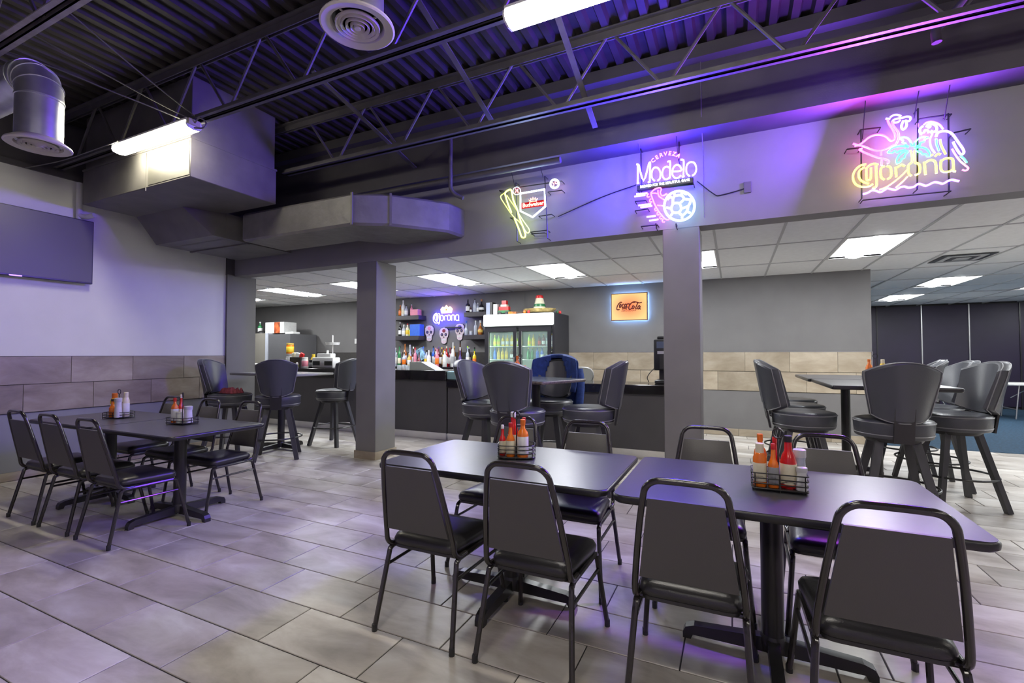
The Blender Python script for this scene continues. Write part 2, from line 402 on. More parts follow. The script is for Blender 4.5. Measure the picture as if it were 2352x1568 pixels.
def troffer_parts(root):
    w, l = GX/2-0.014, GY/2-0.014
    MB().box(-w, -w+0.02, -l, l, -0.003, 0.02).box(w-0.02, w, -l, l, -0.003, 0.02).box(-w, w, -l, -l+0.02, -0.003, 0.02).box(-w, w, l-0.02, l, -0.003, 0.02).build('frame', M_WHITEP, root, False)
    rf = MB()
    for s in (-1, 1):
        prof = [(s*w*0.96, 0.004), (s*w*0.72, 0.05), (s*w*0.45, 0.075), (s*w*0.30, 0.06)]
        for a, b in zip(prof[:-1], prof[1:]):
            rf.add([(a[0], -l+0.02, a[1]), (b[0], -l+0.02, b[1]), (b[0], l-0.02, b[1]), (a[0], l-0.02, a[1])], [(0, 1, 2, 3)])
    rf.box(-w, w, -l, l, 0.085, 0.1).box(-w, w, -l, -l+0.02, 0, 0.09).box(-w, w, l-0.02, l, 0, 0.09)
    rf.build('reflector', M_REFL, root, False)
    bs = MB(); n = 8
    pts = [(w*0.34*math.cos(math.pi*(1+i/n)), 0.030+0.048*math.sin(math.pi*(1+i/n))) for i in range(n+1)]
    for a, b in zip(pts[:-1], pts[1:]): bs.add([(a[0], -l+0.03, a[1]), (b[0], -l+0.03, b[1]), (b[0], l-0.03, b[1]), (a[0], l-0.03, a[1])], [(0, 1, 2, 3)])
    bs.build('lens', M_LAMPB, root, True)
LL = {-16: 'recessed ceiling light at the far end of the bar by the grey cabinet', -13: 'recessed ceiling light over the cluttered end of the bar', -10: 'recessed ceiling light partly hidden by the column beside the bar stools', -7: 'recessed ceiling light above the bar bottles', -4: 'recessed ceiling light over the low bar before the cola sign', -1: 'recessed ceiling light partly hidden by the soccer neon column', 2: 'recessed ceiling light in front of the tiled grey wall'}
tro = None
for k, j in LIGHTS:
    loc = (-0.17 + GX*(k+0.5), 4.91 + GY*(j+1.5), ZC)
    if tro is None:
        tro = thing('ceiling_light', LL[-16], 'ceiling light', loc, 0, 'recessed lights in the suspended ceiling'); troffer_parts(tro)
    else:
        o = dup(tro, loc, 0, LL.get(k) if j == 0 else None)
        if loc[0] > 1.9 or j > 0: o['label'] = 'recessed white ceiling light in the ceiling of the room beyond the bar wall'; o['group'] = 'recessed lights beyond the bar'
# louvred air diffusers in the far ceiling
for i, (x, y) in enumerate(((2.73, 8.1), (4.6, 9.5))):
    t = thing('air_diffuser', ('square louvred air diffuser in the ceiling by the end of the tiled wall', 'square louvred air diffuser in the ceiling over the blue carpet')[i], 'vent', (x, y, ZC-0.004))
    for q in range(4):
        a = 0.27 - 0.065*q; z = -0.012*q*0.3
        MB().prism([(-a,-a),(a,-a),(a,a),(-a,a)], z-0.004, z+0.002).build('louvre', M_TBAR if q % 2 else M_BLACKM, t, False)
# ------------------------------------------------------------------ roof deck, joists, ducts, hanging lights
struct('trim_3', MB().box(XL-0.25, -6.945, 4.575, YH+0.01, 2.55, ZD+0.05), M_DARK, 'dark corner post above the pilaster', 'trim')
dk = MB(); pitch = 0.155; n = int(14.4/pitch); prof = []
for i in range(n+1):
    x = -7.15 + pitch*i
    prof += [(x, 0.0), (x+0.055, 0.0), (x+0.075, 0.042), (x+0.135, 0.042)]
vs = []
for x, z in prof: vs += [(x, -5.1, ZD+z), (x, 4.72, ZD+z)]
dk.add(vs, [(2*i, 2*i+1, 2*i+3, 2*i+2) for i in range(len(prof)-1)])
struct('ceiling_deck', dk, M_DECK, 'dark corrugated steel roof deck above the dining room', 'ceiling')
struct('ceiling_roof', MB().box(-7.2, 7.4, -5.2, 4.9, ZD+0.06, ZD+0.12), M_DARK, 'roof slab closing the deck', 'ceiling')

def joist(y, x0, x1, xbot0, label, m=M_JOIST):
    t = thing('bar_joist', label, 'roof joist', (0, y, 0), 0, 'steel bar joists under the roof deck')
    zb, zt = 3.45, ZD
    for s in (-1, 1):
        MB().box(x0, x1, s*0.012, s*0.055, zt-0.012, zt).box(x0, x1, s*0.012, s*0.02, zt-0.075, zt).build('top_chord', m, t, False)
        MB().box(xbot0, x1, s*0.012, s*0.05, zb, zb+0.008).box(xbot0, x1, s*0.012, s*0.02, zb, zb+0.055).build('bottom_chord', m, t, False)
    p = 0.867; k0 = math.ceil((xbot0+0.05+0.46)/p); me = {}
    for k in range(k0, int((x1-0.3+0.46)/p)+1):
        xb = -0.46 + p*k
        for s in (-1, 1):
            if s not in me: me[s] = MB().tube([(s*0.03, 0, zb+0.03), (s*(p/2-0.03), 0, zt-0.05)], 0.0135, 6).mesh('web_rod', M_JOIST)
            link('web_rod', me[s], t, (xb, 0, 0))
    return t
joist(3.80, -6.9, 7.1, -4.73, 'dark bar joist running in front of the charcoal soffit, lit violet by the neon')
joist(2.577, -6.9, 7.1, -6.9, 'dark bar joist carrying the hanging strip lights')
joist(1.36, -6.9, 7.1, -6.9, 'pale greyish bar joist beside the galvanised elbow duct', mat('pale_joist_steel', (0.26, 0.245, 0.23), 0.5, var=0.3, scale=9))
for y in (0.14, -1.08, -2.3, -3.5): joist(y, -6.9, 7.1, -6.9, 'dark bar joist over the entrance side of the room')
# diagonal bridging angles between the joists
for i, (p0, p1) in enumerate((((-1.11, 2.6, 3.95), (-1.11, 4.12, 3.40)), ((-2.05, 2.6, 3.97), (-2.05, 3.9, 3.56)), ((-3.4, 3.0, 3.9), (-3.3, 4.38, 3.50)))):
    tag(MB().bar(p0, p1, 0.045, 0.012).build('bridging_angle', M_JOIST, None, False), ('steel bridging bar poking out below the soffit-side joist', 'steel bridging bar between two joists', 'steel bridging bar above the faceted duct')[i], 'steel bar')

# plenum box, its chute and the faceted duct along the header
pl = thing('duct_plenum', 'large dark sheet metal duct box hanging in the corner by the white wall', 'duct', (-5.66, 3.17, 3.043))
MB().rbox(-1.0, 0.995, -0.47, 0.46, 0.0, 0.38, 0.006, 1).build('lower_box', M_DUCTP, pl)
MB().rbox(-0.985, 0.98, -0.455, 0.45, 0.38, 1.0, 0.006, 1).build('upper_box', M_DUCTP, pl)
MB().box(-1.005, 1.0, -0.476, -0.468, 0.375, 0.395).box(0.99, 1.0, -0.47, 0.465, 0.375, 0.395).build('flange', M_DUCTP, pl, False)
MB().box(0.255, 0.262, -0.474, -0.466, -0.03, 0.36).build('hanger_strap', M_WIRE, pl, False)
MB().box(0.30, 0.985, -0.474, -0.468, 0.02, 0.35).build('patch_panel', mat('bare_duct_panel', (0.08, 0.078, 0.068), 0.45, var=0.12, scale=4), pl, False)
ch = MB()
tp = [(-0.92, 0.0), (0.02, 0.0), (0.02, 0.46), (-0.92, 0.46)]; bt = [(-0.98, 0.28), (0.16, 0.28), (0.16, 0.45), (-0.98, 0.45)]
ch.rings([[(x, y, -0.303) for x, y in bt], [(x, y, 0.0) for x, y in [(-0.99, 0.06), (-0.05, 0.06), (0.15, 0.46), (-0.99, 0.46)]]])
ch.build('chute', M_DUCTP, pl, False)
MB().box(-0.98, 0.16, 0.44, 1.36, -0.303, 0.0).build('chute_tail', M_DUCTP, pl, False)
MB().box(-1.0, 0.18, 0.70, 0.73, -0.318, -0.29).build('seam_flange', M_DUCTP, pl, False)
fd = thing('header_duct', 'faceted painted duct bending into the grey header above the bar opening', 'duct', (-4.2, 4.2, 2.71))
plan = [(-5.36,3.72),(-3.62,3.72),(-3.27,3.92),(-3.02,4.22),(-2.86,4.42),(-2.83,4.695),(-3.7,4.695),(-4.1,4.30),(-5.36,4.30)]
pp = [(x+4.2, y-4.2) for x, y in plan]
slab(MB(), pp, [(0.03, 0.0), (0.0, 0.025), (0.0, 0.315), (0.03, 0.34)]).build('body', mat('wrinkled_grey_duct_wrap', (0.155, 0.15, 0.145), 0.45, var=0.2, scale=5, bump=0.8, bscale=9), fd, True, 25)
for x, y, a in ((-3.62, 3.72, 0), (-3.27, 3.92, 35)):
    MB().box(-0.012, 0.012, -0.008, 0.004, 0.0, 0.345).xf(Matrix.Translation((x+4.2, y-4.2, 0)) @ Matrix.Rotation(R(a), 4, 'Z')).build('seam_tape', M_DUCTP, fd, False)

# round ceiling diffusers on galvanised necks
def round_diffuser(root, r):
    MB().lathe([(r*0.66, 0.03), (r*0.72, 0.004), (r*0.95, -0.006), (r, 0.0), (r*0.98, 0.012), (r*0.7, 0.05)], 40).build('rim', M_OFFW, root)
    for k, q in enumerate((0.60, 0.46, 0.33, 0.2)):
        MB().lathe([(r*q, 0.008), (r*(q-0.015), -0.006 - 0.002*k), (r*(q-0.075), 0.004), (r*(q-0.06), 0.022)], 32).build('cone_ring', M_OFFW, root)
    MB().lathe([(0.0, -0.012), (r*0.085, -0.012), (r*0.11, 0.004), (0.0, 0.012)], 20).build('centre_cone', M_OFFW, root)
    MB().lathe([(0.0, 0.028), (r*0.68, 0.028), (r*0.68, 0.034), (0, 0.034)], 24).build('throat', M_BLACKM, root)
    MB().box(-r*0.66, r*0.66, -0.004, 0.004, 0.012, 0.02).box(-0.004, 0.004, -r*0.66, r*0.66, 0.012, 0.02).build('cross_bar', M_OFFW, root, False)
v1 = thing('round_diffuser', 'round off-white air diffuser on a metal neck between two joists', 'vent', (-1.905, 1.99, 3.2))
round_diffuser(v1, 0.205)
MB().lathe([(0.142, 0.03), (0.142, 0.85)], 28).build('neck', M_GALV, v1)
v2 = thing('elbow_diffuser', 'round air diffuser under a shiny galvanised elbow duct near the television', 'vent', (-4.55, 1.585, 2.86))
round_diffuser(v2, 0.185)
MB().lathe([(0.131, 0.02), (0.131, 0.33), (0.136, 0.333), (0.136, 0.345), (0.131, 0.348)], 30).build('neck', M_GALV, v2)
rr = 0.19; cx = -rr
def ering(a):
    return [(cx + (rr + 0.132*math.cos(2*math.pi*i/28))*math.cos(a), 0.132*math.sin(2*math.pi*i/28), 0.345 + (rr + 0.132*math.cos(2*math.pi*i/28))*math.sin(a)) for i in range(28)]
for a0, a1 in ((0, 24), (24, 48), (48, 70), (70, 90)):
    g = MB().rings([ering(R(a0)), ering(R(a1))]).build('gore', M_GALV, v2)
    MB().tube([Vector(p) + (Vector(p)-Vector((cx+rr*math.cos(R(a1)), 0, 0.345+rr*math.sin(R(a1)))))*0.02 for p in ering(R(a1))], 0.0045, 5, True).build('seam_bead', M_GALV, g)
zt = 0.345 + rr
MB().tube([(cx, 0, zt), (cx-2.0, 0, zt+0.03)], 0.132, 28).build('branch_duct', M_GALV, v2)

# hanging LED strip lights (the two in the picture and added unseen ones that light the rest of the room)
M_STRIP = emit('lit_strip_diffuser', (1.0, 0.945, 0.85), STRIP); M_STRIP2 = emit('lit_unseen_strip_diffuser', (1.0, 0.94, 0.84), STRIP*0.72); M_STRIPW = emit('lit_warm_strip_diffuser', (1.0, 0.93, 0.72), STRIP*0.9)
def strip_light(x, y, label, m, group=None, z=3.28):
    t = thing('strip_light', label, 'strip light', (x, y, z), 0, group)
    pr = [(-0.062, 0.062), (-0.066, 0.03), (-0.052, 0.006), (0, -0.004), (0.052, 0.006), (0.066, 0.03), (0.062, 0.062)]
    MB().prism([(a, b) for a, b in pr], -0.60, 0.60, 'x').build('diffuser', m, t, True)
    MB().rbox(-0.605, 0.605, -0.068, 0.068, 0.062, 0.085, 0.004, 1).build('housing', M_WHITEP, t)
    for s in (-1, 1):
        MB().prism([(a*1.04, b) for a, b in pr], s*0.60, s*0.612, 'x').build('end_cap', M_WHITEP, t, False)
        MB().tube([(s*0.45, 0.0, 0.085), (s*0.45, 0.09, 3.452-z)], 0.002, 4).build('hanging_wire', M_WIRE, t)
    return t
strip_light(-0.575, 2.455, 'lit white strip light hanging below the middle joist in front of the neon signs', M_STRIP)
strip_light(-4.935, 2.53, 'lit warm white strip light hanging beside the big duct box', M_STRIPW, None, 3.35)
for i, (x, y) in enumerate(((3.6, 2.455), (-0.57, 0.02), (3.6, 0.02), (-0.57, -2.42), (3.6, -2.42))):  # unseen lamps added for the general light of the room
    strip_light(x, y, 'added unseen strip light over the entrance half of the room', M_STRIP2, 'added strip lights outside the view')
# junction box and cables by the warm strip light
jb = thing('junction_box', 'small electrical box with coiled cable at the end of the warm strip light', 'electrical box', (-4.30, 2.52, 3.40))
MB().rbox(-0.09, 0.0, -0.05, 0.05, -0.02, 0.03, 0.004, 1).build('box', mat('cream_box', (0.5, 0.47, 0.36), 0.4), jb)
MB().tube(smoothpath([(0, 0, 0), (0.07, 0.0, 0.03), (0.13, 0.02, -0.02), (0.12, 0.0, -0.07), (0.03, -0.02, -0.06)], 5), 0.007, 6).build('flex_loop', M_WIRE, jb)
for i, (pts, lb) in enumerate((
    ([(-4.30, 2.52, 3.46), (-4.42, 2.2, 3.66), (-4.53, 1.66, 3.97)], 'thin cable rising steeply from the warm strip light to the deck'),
    ([(-4.37, 2.5, 3.45), (-4.62, 2.3, 3.60), (-5.15, 1.66, 3.97)], 'middle cable running from the warm strip light to the roof deck'),
    ([(-4.40, 2.49, 3.43), (-4.62, 2.1, 3.52), (-4.97, 1.5, 3.64), (-5.9, 0.6, 3.75)], 'sagging cable from the warm strip light toward the galvanised elbow'),
    ([(-6.9, 2.3, 3.36), (-6.3, 2.4, 3.38), (-5.4, 2.45, 3.42)], 'thin twisted wire stretched from the white wall to the warm strip light'))):
    tag(MB().tube(smoothpath(pts, 5), 0.0055, 5).build('cable', M_WIRE), lb, 'cable')
# pipes on the soffit
tag(MB().tube([(-4.95, 4.34, 3.26), (-1.52, 4.34, 3.26)], 0.032, 12).build('pipe', M_JOIST), 'dark pipe run along the soffit above the baseball bat neon', 'pipe')
tag(MB().tube(smoothpath([(-2.755, 4.28, 3.72), (-2.755, 4.28, 3.25), (-2.75, 4.28, 3.14), (-2.70, 4.30, 3.075), (-2.62, 4.32, 3.03)], 3), 0.022, 10).build('conduit_stub', M_JOIST), 'short conduit hanging in front of the soffit with a bent end', 'pipe')
tag(MB().tube(smoothpath([(1.62, 3.92, 4.04), (1.6, 3.94, 3.93), (1.52, 4.1, 3.82), (1.40, 4.25, 3.72), (1.33, 4.25, 3.66), (1.33, 4.25, 3.56)], 4), 0.03, 10).build('sprinkler_pipe', M_JOIST), 'violet-lit pipe with an elbow above the flamingo neon', 'pipe')
tag(MB().tube([(XL+0.04, 2.78, 2.55), (XL+0.04, 2.78, 3.36)], 0.028, 10).tube(smoothpath([(XL+0.04, 2.78, 2.98), (XL+0.10, 2.82, 2.96), (XL+0.2, 2.86, 2.98)], 4), 0.028, 10).build('wall_pipe', M_WHITE), 'white painted pipe on the wall above the television', 'pipe')
tag(MB().tube([(-0.235, 4.385, 3.98), (-0.235, 4.385, 3.45), (-0.235, 4.685, 3.20), (-0.235, 4.685, 2.62)], 0.004, 5).build('cord', M_WIRE), 'thin cord hanging beside the soccer ball neon', 'cord')

# television
tv = thing('television', 'large wall-mounted television with a blank grey screen', 'television', (XL, 2.23, 2.545))
M_SCREEN = mat('matte_grey_screen', (0.105, 0.105, 0.108), 0.4, spec=0.4)
MB().rbox(0.08, 0.125, -0.66, 0.66, -0.372, 0.372, 0.006, 1).build('casing', M_BLACKP, tv)
MB().box(0.125, 0.127, -0.648, 0.648, -0.352, 0.360).build('screen', M_SCREEN, tv, False)
MB().box(0.124, 0.129, -0.05, 0.05, -0.371, -0.358).build('sensor_strip', M_STEEL, tv, False)
MB().box(0.0, 0.09, -0.2, 0.2, -0.15, 0.15).build('mount', M_BLACKM, tv, False)
# ------------------------------------------------------------------ dining tables and banquet chairs
def pedestal_table(name, label, w, d, ztop, loc, rz=0.0, cols=(0.0,), group=None, rcorner=0.05, edge=M_TEDGE, topm=M_TTOP, foot=0.38):
    t = thing(name, label, 'table', loc, rz, group)
    th = 0.034
    slab(MB(), rrect(w, d, rcorner), [(0.012, ztop-th), (0.002, ztop-th+0.008), (0.0, ztop-0.012), (0.002, ztop-0.005), (0.006, ztop-0.002)]).build('edge_band', edge, t)
    slab(MB(), rrect(w-0.012, d-0.012, rcorner), [(0.0, ztop-0.01), (0.0, ztop)]).build('tabletop', topm, t, True, 20)
    for cx in cols:
        MB().lathe([(0.046, 0.075), (0.046, ztop-th-0.006)], 20, (cx, 0, 0)).build('column', M_BLACKM, t)
        MB().box(cx-0.2, cx+0.2, -0.03, 0.03, ztop-th-0.02, ztop-th).box(cx-0.03, cx+0.03, -0.2, 0.2, ztop-th-0.02, ztop-th).build('top_spider', M_BLACKM, t, False)
        MB().lathe([(0.05, 0.03), (0.055, 0.08), (0.047, 0.1)], 18, (cx, 0, 0)).build('hub', M_BLACKM, t)
        for k in range(4):
            a = math.pi/2*k; L = foot
            pr = [(0.03, 0.022), (0.03, 0.088), (0.12, 0.080), (L-0.05, 0.066), (L-0.012, 0.052), (L, 0.028), (L, 0.0), (L-0.035, 0.0), (L-0.045, 0.022)]
            MB().prism(pr, -0.024, 0.024, 'y').xf(Matrix.Translation((cx, 0, 0)) @ Matrix.Rotation(a, 4, 'Z')).build('base_leg', M_BLACKM, t, False)
    return t
pedestal_table('dining_table', 'black dining table with the round coil caddy of hot sauces on it', 1.29, 0.80, 0.75, (-1.155, 2.445, 0), group='black dining tables')
pedestal_table('dining_table', 'black dining table with the square ketchup caddy on it', 1.26, 0.84, 0.75, (0.145, 2.435, 0), group='black dining tables')
pedestal_table('dining_table', 'black-topped dining table by the white wall with sugar shaker caddy on it', 1.10, 0.78, 0.75, (-4.225, 2.41, 0), group='black dining tables')
pedestal_table('dining_table', 'black-topped dining table pushed close to the white wall, sauce caddy on it', 1.10, 0.80, 0.75, (-5.335, 2.42, 0), group='black dining tables')

def chair_parts(t):
    # seat pan and cushion
    seat = [(-0.185,-0.19),(0.185,-0.19),(0.215,0.19),(-0.215,0.19)]
    out = []
    for i, (x, y) in enumerate(seat):
        p0, p1, p2 = Vector(seat[i-1]), Vector((x, y)), Vector(seat[(i+1) % 4]); r = 0.05
        a = p1 + (p0-p1).normalized()*r; b = p1 + (p2-p1).normalized()*r
        for k in range(5):
            u = k/4; out.append(tuple((1-u)*(1-u)*a + 2*u*(1-u)*p1 + u*u*b))
    se = slab(MB(), out, [(0.015, 0.40), (0.002, 0.408), (0.0, 0.428), (0.012, 0.448), (0.045, 0.460), (0.12, 0.466)]).build('seat', M_VINYL, t, True, 60)
    slab(MB(), out, [(0.03, 0.384), (0.01, 0.388), (0.01, 0.402)]).build('seat_pan', M_BLACKM, t)
    # back hoop: one bent tube, ends curling forward under the cushion
    half = [(0.195, -0.10, 0.392), (0.197, -0.165, 0.396), (0.196, -0.20, 0.425), (0.193, -0.212, 0.48), (0.172, -0.255, 0.66), (0.148, -0.292, 0.815), (0.135, -0.303, 0.858), (0.105, -0.309, 0.884), (0.06, -0.311, 0.890)]
    path = half + [(-x, y, z) for x, y, z in reversed(half)]
    MB().tube(smoothpath(path, 3), 0.0125, 10).build('back_frame', M_CHROME, t)
    # padded back panel between the uprights
    def bp(u, v, off):
        z = 0.492 + v*0.325; w = 0.181 - 0.045*v - 0.006
        y = -0.214 - (z-0.48)*0.236; return (u*w, y + off, z)
    nu, nv = 8, 8; g = MB()
    F = [[bp(-1+2*i/nu, j/nv, 0.006 + 0.020*max(0, (1-abs(-1+2*i/nu)**5)*(1-abs(2*j/nv-1)**5))) for i in range(nu+1)] for j in range(nv+1)]
    B = [[bp(-1+2*i/nu, j/nv, -0.008) for i in range(nu+1)] for j in range(nv+1)]
    vs = [p for r in F for p in r] + [p for r in B for p in r]; o = (nu+1)*(nv+1); fs = []
    for j in range(nv):
        for i in range(nu):
            a = j*(nu+1)+i; fs.append((a, a+1, a+nu+2, a+nu+1)); fs.append((o+a, o+a+nu+1, o+a+nu+2, o+a+1))
    edge = [i for i in range(nu+1)] + [j*(nu+1)+nu for j in range(1, nv+1)] + [nv*(nu+1)+i for i in range(nu-1, -1, -1)] + [j*(nu+1) for j in range(nv-1, 0, -1)]
    for a, b in zip(edge, edge[1:]+edge[:1]): fs.append((a, o+a, o+b, b))
    g.add(vs, fs).build('backrest', M_CBACK, t, True, 50)
    for s in (-1, 1):
        MB().tube(smoothpath([(s*0.222, -0.262, 0.012), (s*0.198, -0.19, 0.34), (s*0.196, -0.178, 0.375), (s*0.195, -0.15, 0.386)], 3), 0.0125, 8).build('leg', M_CHROME, t)
        MB().tube(smoothpath([(s*0.236, 0.258, 0.012), (s*0.206, 0.19, 0.34), (s*0.204, 0.178, 0.375), (s*0.203, 0.15, 0.386)], 3), 0.0125, 8).build('leg', M_CHROME, t)
        MB().tube([(s*0.195, -0.155, 0.386), (s*0.203, 0.155, 0.386)], 0.0125, 8).build('seat_rail', M_CHROME, t)
        MB().tube([(s*0.2015, -0.2, 0.30), (s*0.2095, 0.2, 0.30)], 0.008, 8).build('stretcher', M_CHROME, t)
        for yy, xx in ((-0.262, 0.222), (0.258, 0.236)):
            MB().lathe([(0.0138, 0.0), (0.0138, 0.03), (0.0128, 0.034)], 8, (s*xx, yy, 0)).build('foot_cap', M_BLACKP, t)
    MB().tube([(-0.195, -0.15, 0.386), (0.195, -0.15, 0.386)], 0.010, 8).build('seat_rail', M_CHROME, t)
PI = math.pi
CH = [(-1.38, 2.085, 0, 'black banquet chair facing the bar at the coil-caddy table, nearer the white wall'),
      (-0.82, 2.09, 0, 'black banquet chair facing the bar at the coil-caddy table, next to the ketchup table'),
      (-0.165, 2.10, 0, 'black banquet chair facing the bar at the ketchup table, next to the coil-caddy table'),
      (0.435, 2.085, 0.0, 'black banquet chair facing the bar at the ketchup table, nearest its free end'),
      (-1.43, 2.82, PI, 'black banquet chair with its back to the bar, right behind the round coil caddy'),
      (-0.90, 2.80, PI, 'black banquet chair, back to the bar, between the coil caddy and ketchup table'),
      (-0.16, 2.88, PI, 'black banquet chair, back to the bar, before the soccer neon column'),
      (0.45, 2.84, PI, 'black banquet chair with its back to the bar, behind the ketchup caddy'),
      (-5.24, 2.04, 0, 'black banquet chair facing the bar, closest of its row to the white wall'),
      (-4.71, 2.04, 0, 'middle black banquet chair of the row facing the bar beside the white wall'),
      (-4.13, 2.035, 0, 'black banquet chair facing the bar at the sugar shaker table, farthest from the white wall'),
      (-5.44, 2.715, PI, 'black banquet chair with its back to the bar, closest to the white wall'),
      (-4.80, 2.715, PI, 'black banquet chair with its back to the bar directly behind the sugar shaker caddy'),
      (-4.19, 2.715, PI, 'black banquet chair, back to the bar, at the sugar shaker table corner')]
ch0 = None
for x, y, rz, lb in CH:
    if ch0 is None:
        ch0 = thing('banquet_chair', lb, 'chair', (x, y, 0), rz, 'black banquet chairs at the dining tables'); chair_parts(ch0)
    else: dup(ch0, (x, y, 0), rz, lb)

# ------------------------------------------------------------------ pub tables and bar stools
pedestal_table('pub_table', 'high black pub table beside the tiled back wall, its edge lit violet', 0.86, 1.20, 1.085, (1.18, 5.36, 0), group='high pub tables', rcorner=0.02, foot=0.34)
pedestal_table('pub_table', 'high black pub table set end to end behind another, closer to the tiled wall', 0.88, 1.20, 1.085, (1.165, 6.58, 0), group='high pub tables', rcorner=0.02, foot=0.34)
M_GREYT = mat('grey_stone_laminate', (0.34, 0.335, 0.33), 0.22, var=0.25, scale=25)
pedestal_table('pub_table', 'high grey-topped pub table at the pilaster beside the white wall', 1.30, 0.70, 1.085, (-5.87, 4.70, 0), group='high pub tables', rcorner=0.02, topm=M_GREYT, edge=mat('grey_edge', (0.32, 0.32, 0.31), 0.35), foot=0.36)
pm = pedestal_table('pub_table', 'high pub table with a mosaic edge in front of the bar', 0.78, 0.78, 1.085, (-1.93, 4.70, 0), R(-16), group='high pub tables', rcorner=0.02, topm=mat('blue_grey_gloss_top', (0.06, 0.075, 0.085), 0.18, var=0.5, scale=14), edge=mat('brown_mosaic_edge', (0.16, 0.13, 0.12), 0.4, var=0.5, scale=40), foot=0.34)

def stool_parts(t):
    MB().lathe([(0.0, 0.655), (0.19, 0.635), (0.20, 0.65), (0.20, 0.68)], 28).build('swivel_plate', M_BLACKM, t)
    prof = [(0.20, 0.668), (0.252, 0.670), (0.262, 0.680), (0.268, 0.74), (0.272, 0.792), (0.262, 0.812), (0.22, 0.822), (0.12, 0.816), (0.0, 0.812)]
    se = MB().lathe(prof, 32, sy=0.97).build('seat', M_STOOL, t, True, 60)
    for r, z in ((0.265, 0.700), (0.272, 0.796)):
        MB().tube([(r*math.cos(2*PI*i/36), 0.97*r*math.sin(2*PI*i/36), z) for i in range(36)], 0.0045, 5, True).build('piping', M_PIPING, se)
    def bk(u, v, k):
        w = 0.188 + 0.054*min(1, v*1.15); arch = 0.075*(1-u*u)
        z = 0.865 + v*0.345 + arch*v - 0.055*(1-v)*(1-abs(u)**2.6)
        y = -0.285 - 0.075*v + 0.115*abs(u)**2.2
        s = 1.0 if k == 0 else 0.925
        zc, xc = 1.05, 0.0
        x = u*w
        if k: x = x*s; z = zc + (z-zc)*s
        return (x, y + 0.042*k, z)
    nu, nv = 12, 8
    def border(k):
        b = [bk(-1+2*i/nu, 0, k) for i in range(nu+1)] + [bk(1, j/nv, k) for j in range(1, nv+1)] + [bk(1-2*i/nu, 1, k) for i in range(1, nu+1)] + [bk(-1, 1-j/nv, k) for j in range(1, nv)]
        return b
    g = MB()
    for k in (1, -1):
        vs = [bk(-1+2*i/nu, j/nv, k) for j in range(nv+1) for i in range(nu+1)]
        if k == 1: vs = [(x, y + 0.012*(1-(abs(x)/0.25)**4), z) for x, y, z in vs]
        fs = [(j*(nu+1)+i, j*(nu+1)+i+1, (j+1)*(nu+1)+i+1, (j+1)*(nu+1)+i) for j in range(nv) for i in range(nu)]
        g.add(vs, fs)
    b0 = border(0); n = len(b0)
    def ks(k): return [(bx, by + 0.028*k, bz) for bx, by, bz in b0]
    fr = border(1); fr = [(x, y + 0.012*(1-(abs(x)/0.25)**4), z) for x, y, z in fr]
    g.rings([border(-1), ks(-1), ks(1), fr], cap=False)
    br = g.build('backrest', M_STOOL, t, True, 55)
    for k in (-1, 1):
        MB().tube([(x, y + 0.001*k, z) for x, y, z in ks(k)], 0.0042, 5, True).build('piping', M_PIPING, br)
    MB().bar((0, -0.325, 0.93), (0, -0.275, 0.65), 0.13, 0.018).build('back_bracket', M_BLACKM, t, False)
    for sx in (-1, 1):
        for sy in (-1, 1):
            MB().bar((sx*0.115, sy*0.115, 0.66), (sx*0.245, sy*0.245, 0.0), 0.058, 0.042, 0.9).build('leg', M_WOODG, t, False)
    MB().tube([(0.29*math.cos(2*PI*i/36), 0.29*math.sin(2*PI*i/36), 0.27) for i in range(36)], 0.0095, 8, True).build('foot_ring', M_BLACKM, t)
ST = [(0.585, 5.17, -PI/2, 'dark leather bar stool nearest the soccer neon column, beside the pub table pair'),
      (0.60, 5.86, -PI/2, 'middle dark leather bar stool of the row beside the tiled back wall'),
      (0.62, 6.55, -PI/2, 'dark leather bar stool beside the pub tables, closest to the tiled back wall'),
      (1.19, 4.90, 0.0, 'dark leather bar stool at the head of the pub table pair'),
      (1.80, 5.60, PI/2+0.2, 'dark leather bar stool on the carpet side, nearest the dining tables'),
      (1.84, 6.30, PI/2, 'dark leather bar stool on the carpet side, second from the table head'),
      (1.80, 6.98, PI/2-0.2, 'dark leather bar stool on the carpet side, nearest the tiled wall'),
      (-5.43, 4.30, R(46), 'dark leather bar stool at the grey pub table, its back to the dining tables'),
      (-6.20, 4.16, R(-62), 'dark leather bar stool close to the white wall with a pink cloth on its seat'),
      (-5.47, 5.30, R(97), 'dark leather bar stool at the grey pub table, on the side by the column'),
      (-1.92, 4.20, R(0), 'dark leather bar stool in front of the bar, its back to the coil-caddy table'),
      (-2.52, 4.66, R(-102), 'dark leather bar stool in front of the bar, turned to the blue jacket stool'),
      (-1.97, 5.22, R(180), 'dark leather bar stool before the bar counter with a blue jacket over its back'),
      (-1.34, 4.66, R(95), 'dark leather bar stool in front of the bar near the soccer neon column')]
st0 = None
for x, y, rz, lb in ST:
    if st0 is None:
        st0 = thing('bar_stool', lb, 'bar stool', (x, y, 0), rz, 'dark leather swivel bar stools'); stool_parts(st0)
    else: dup(st0, (x, y, 0), rz, lb)
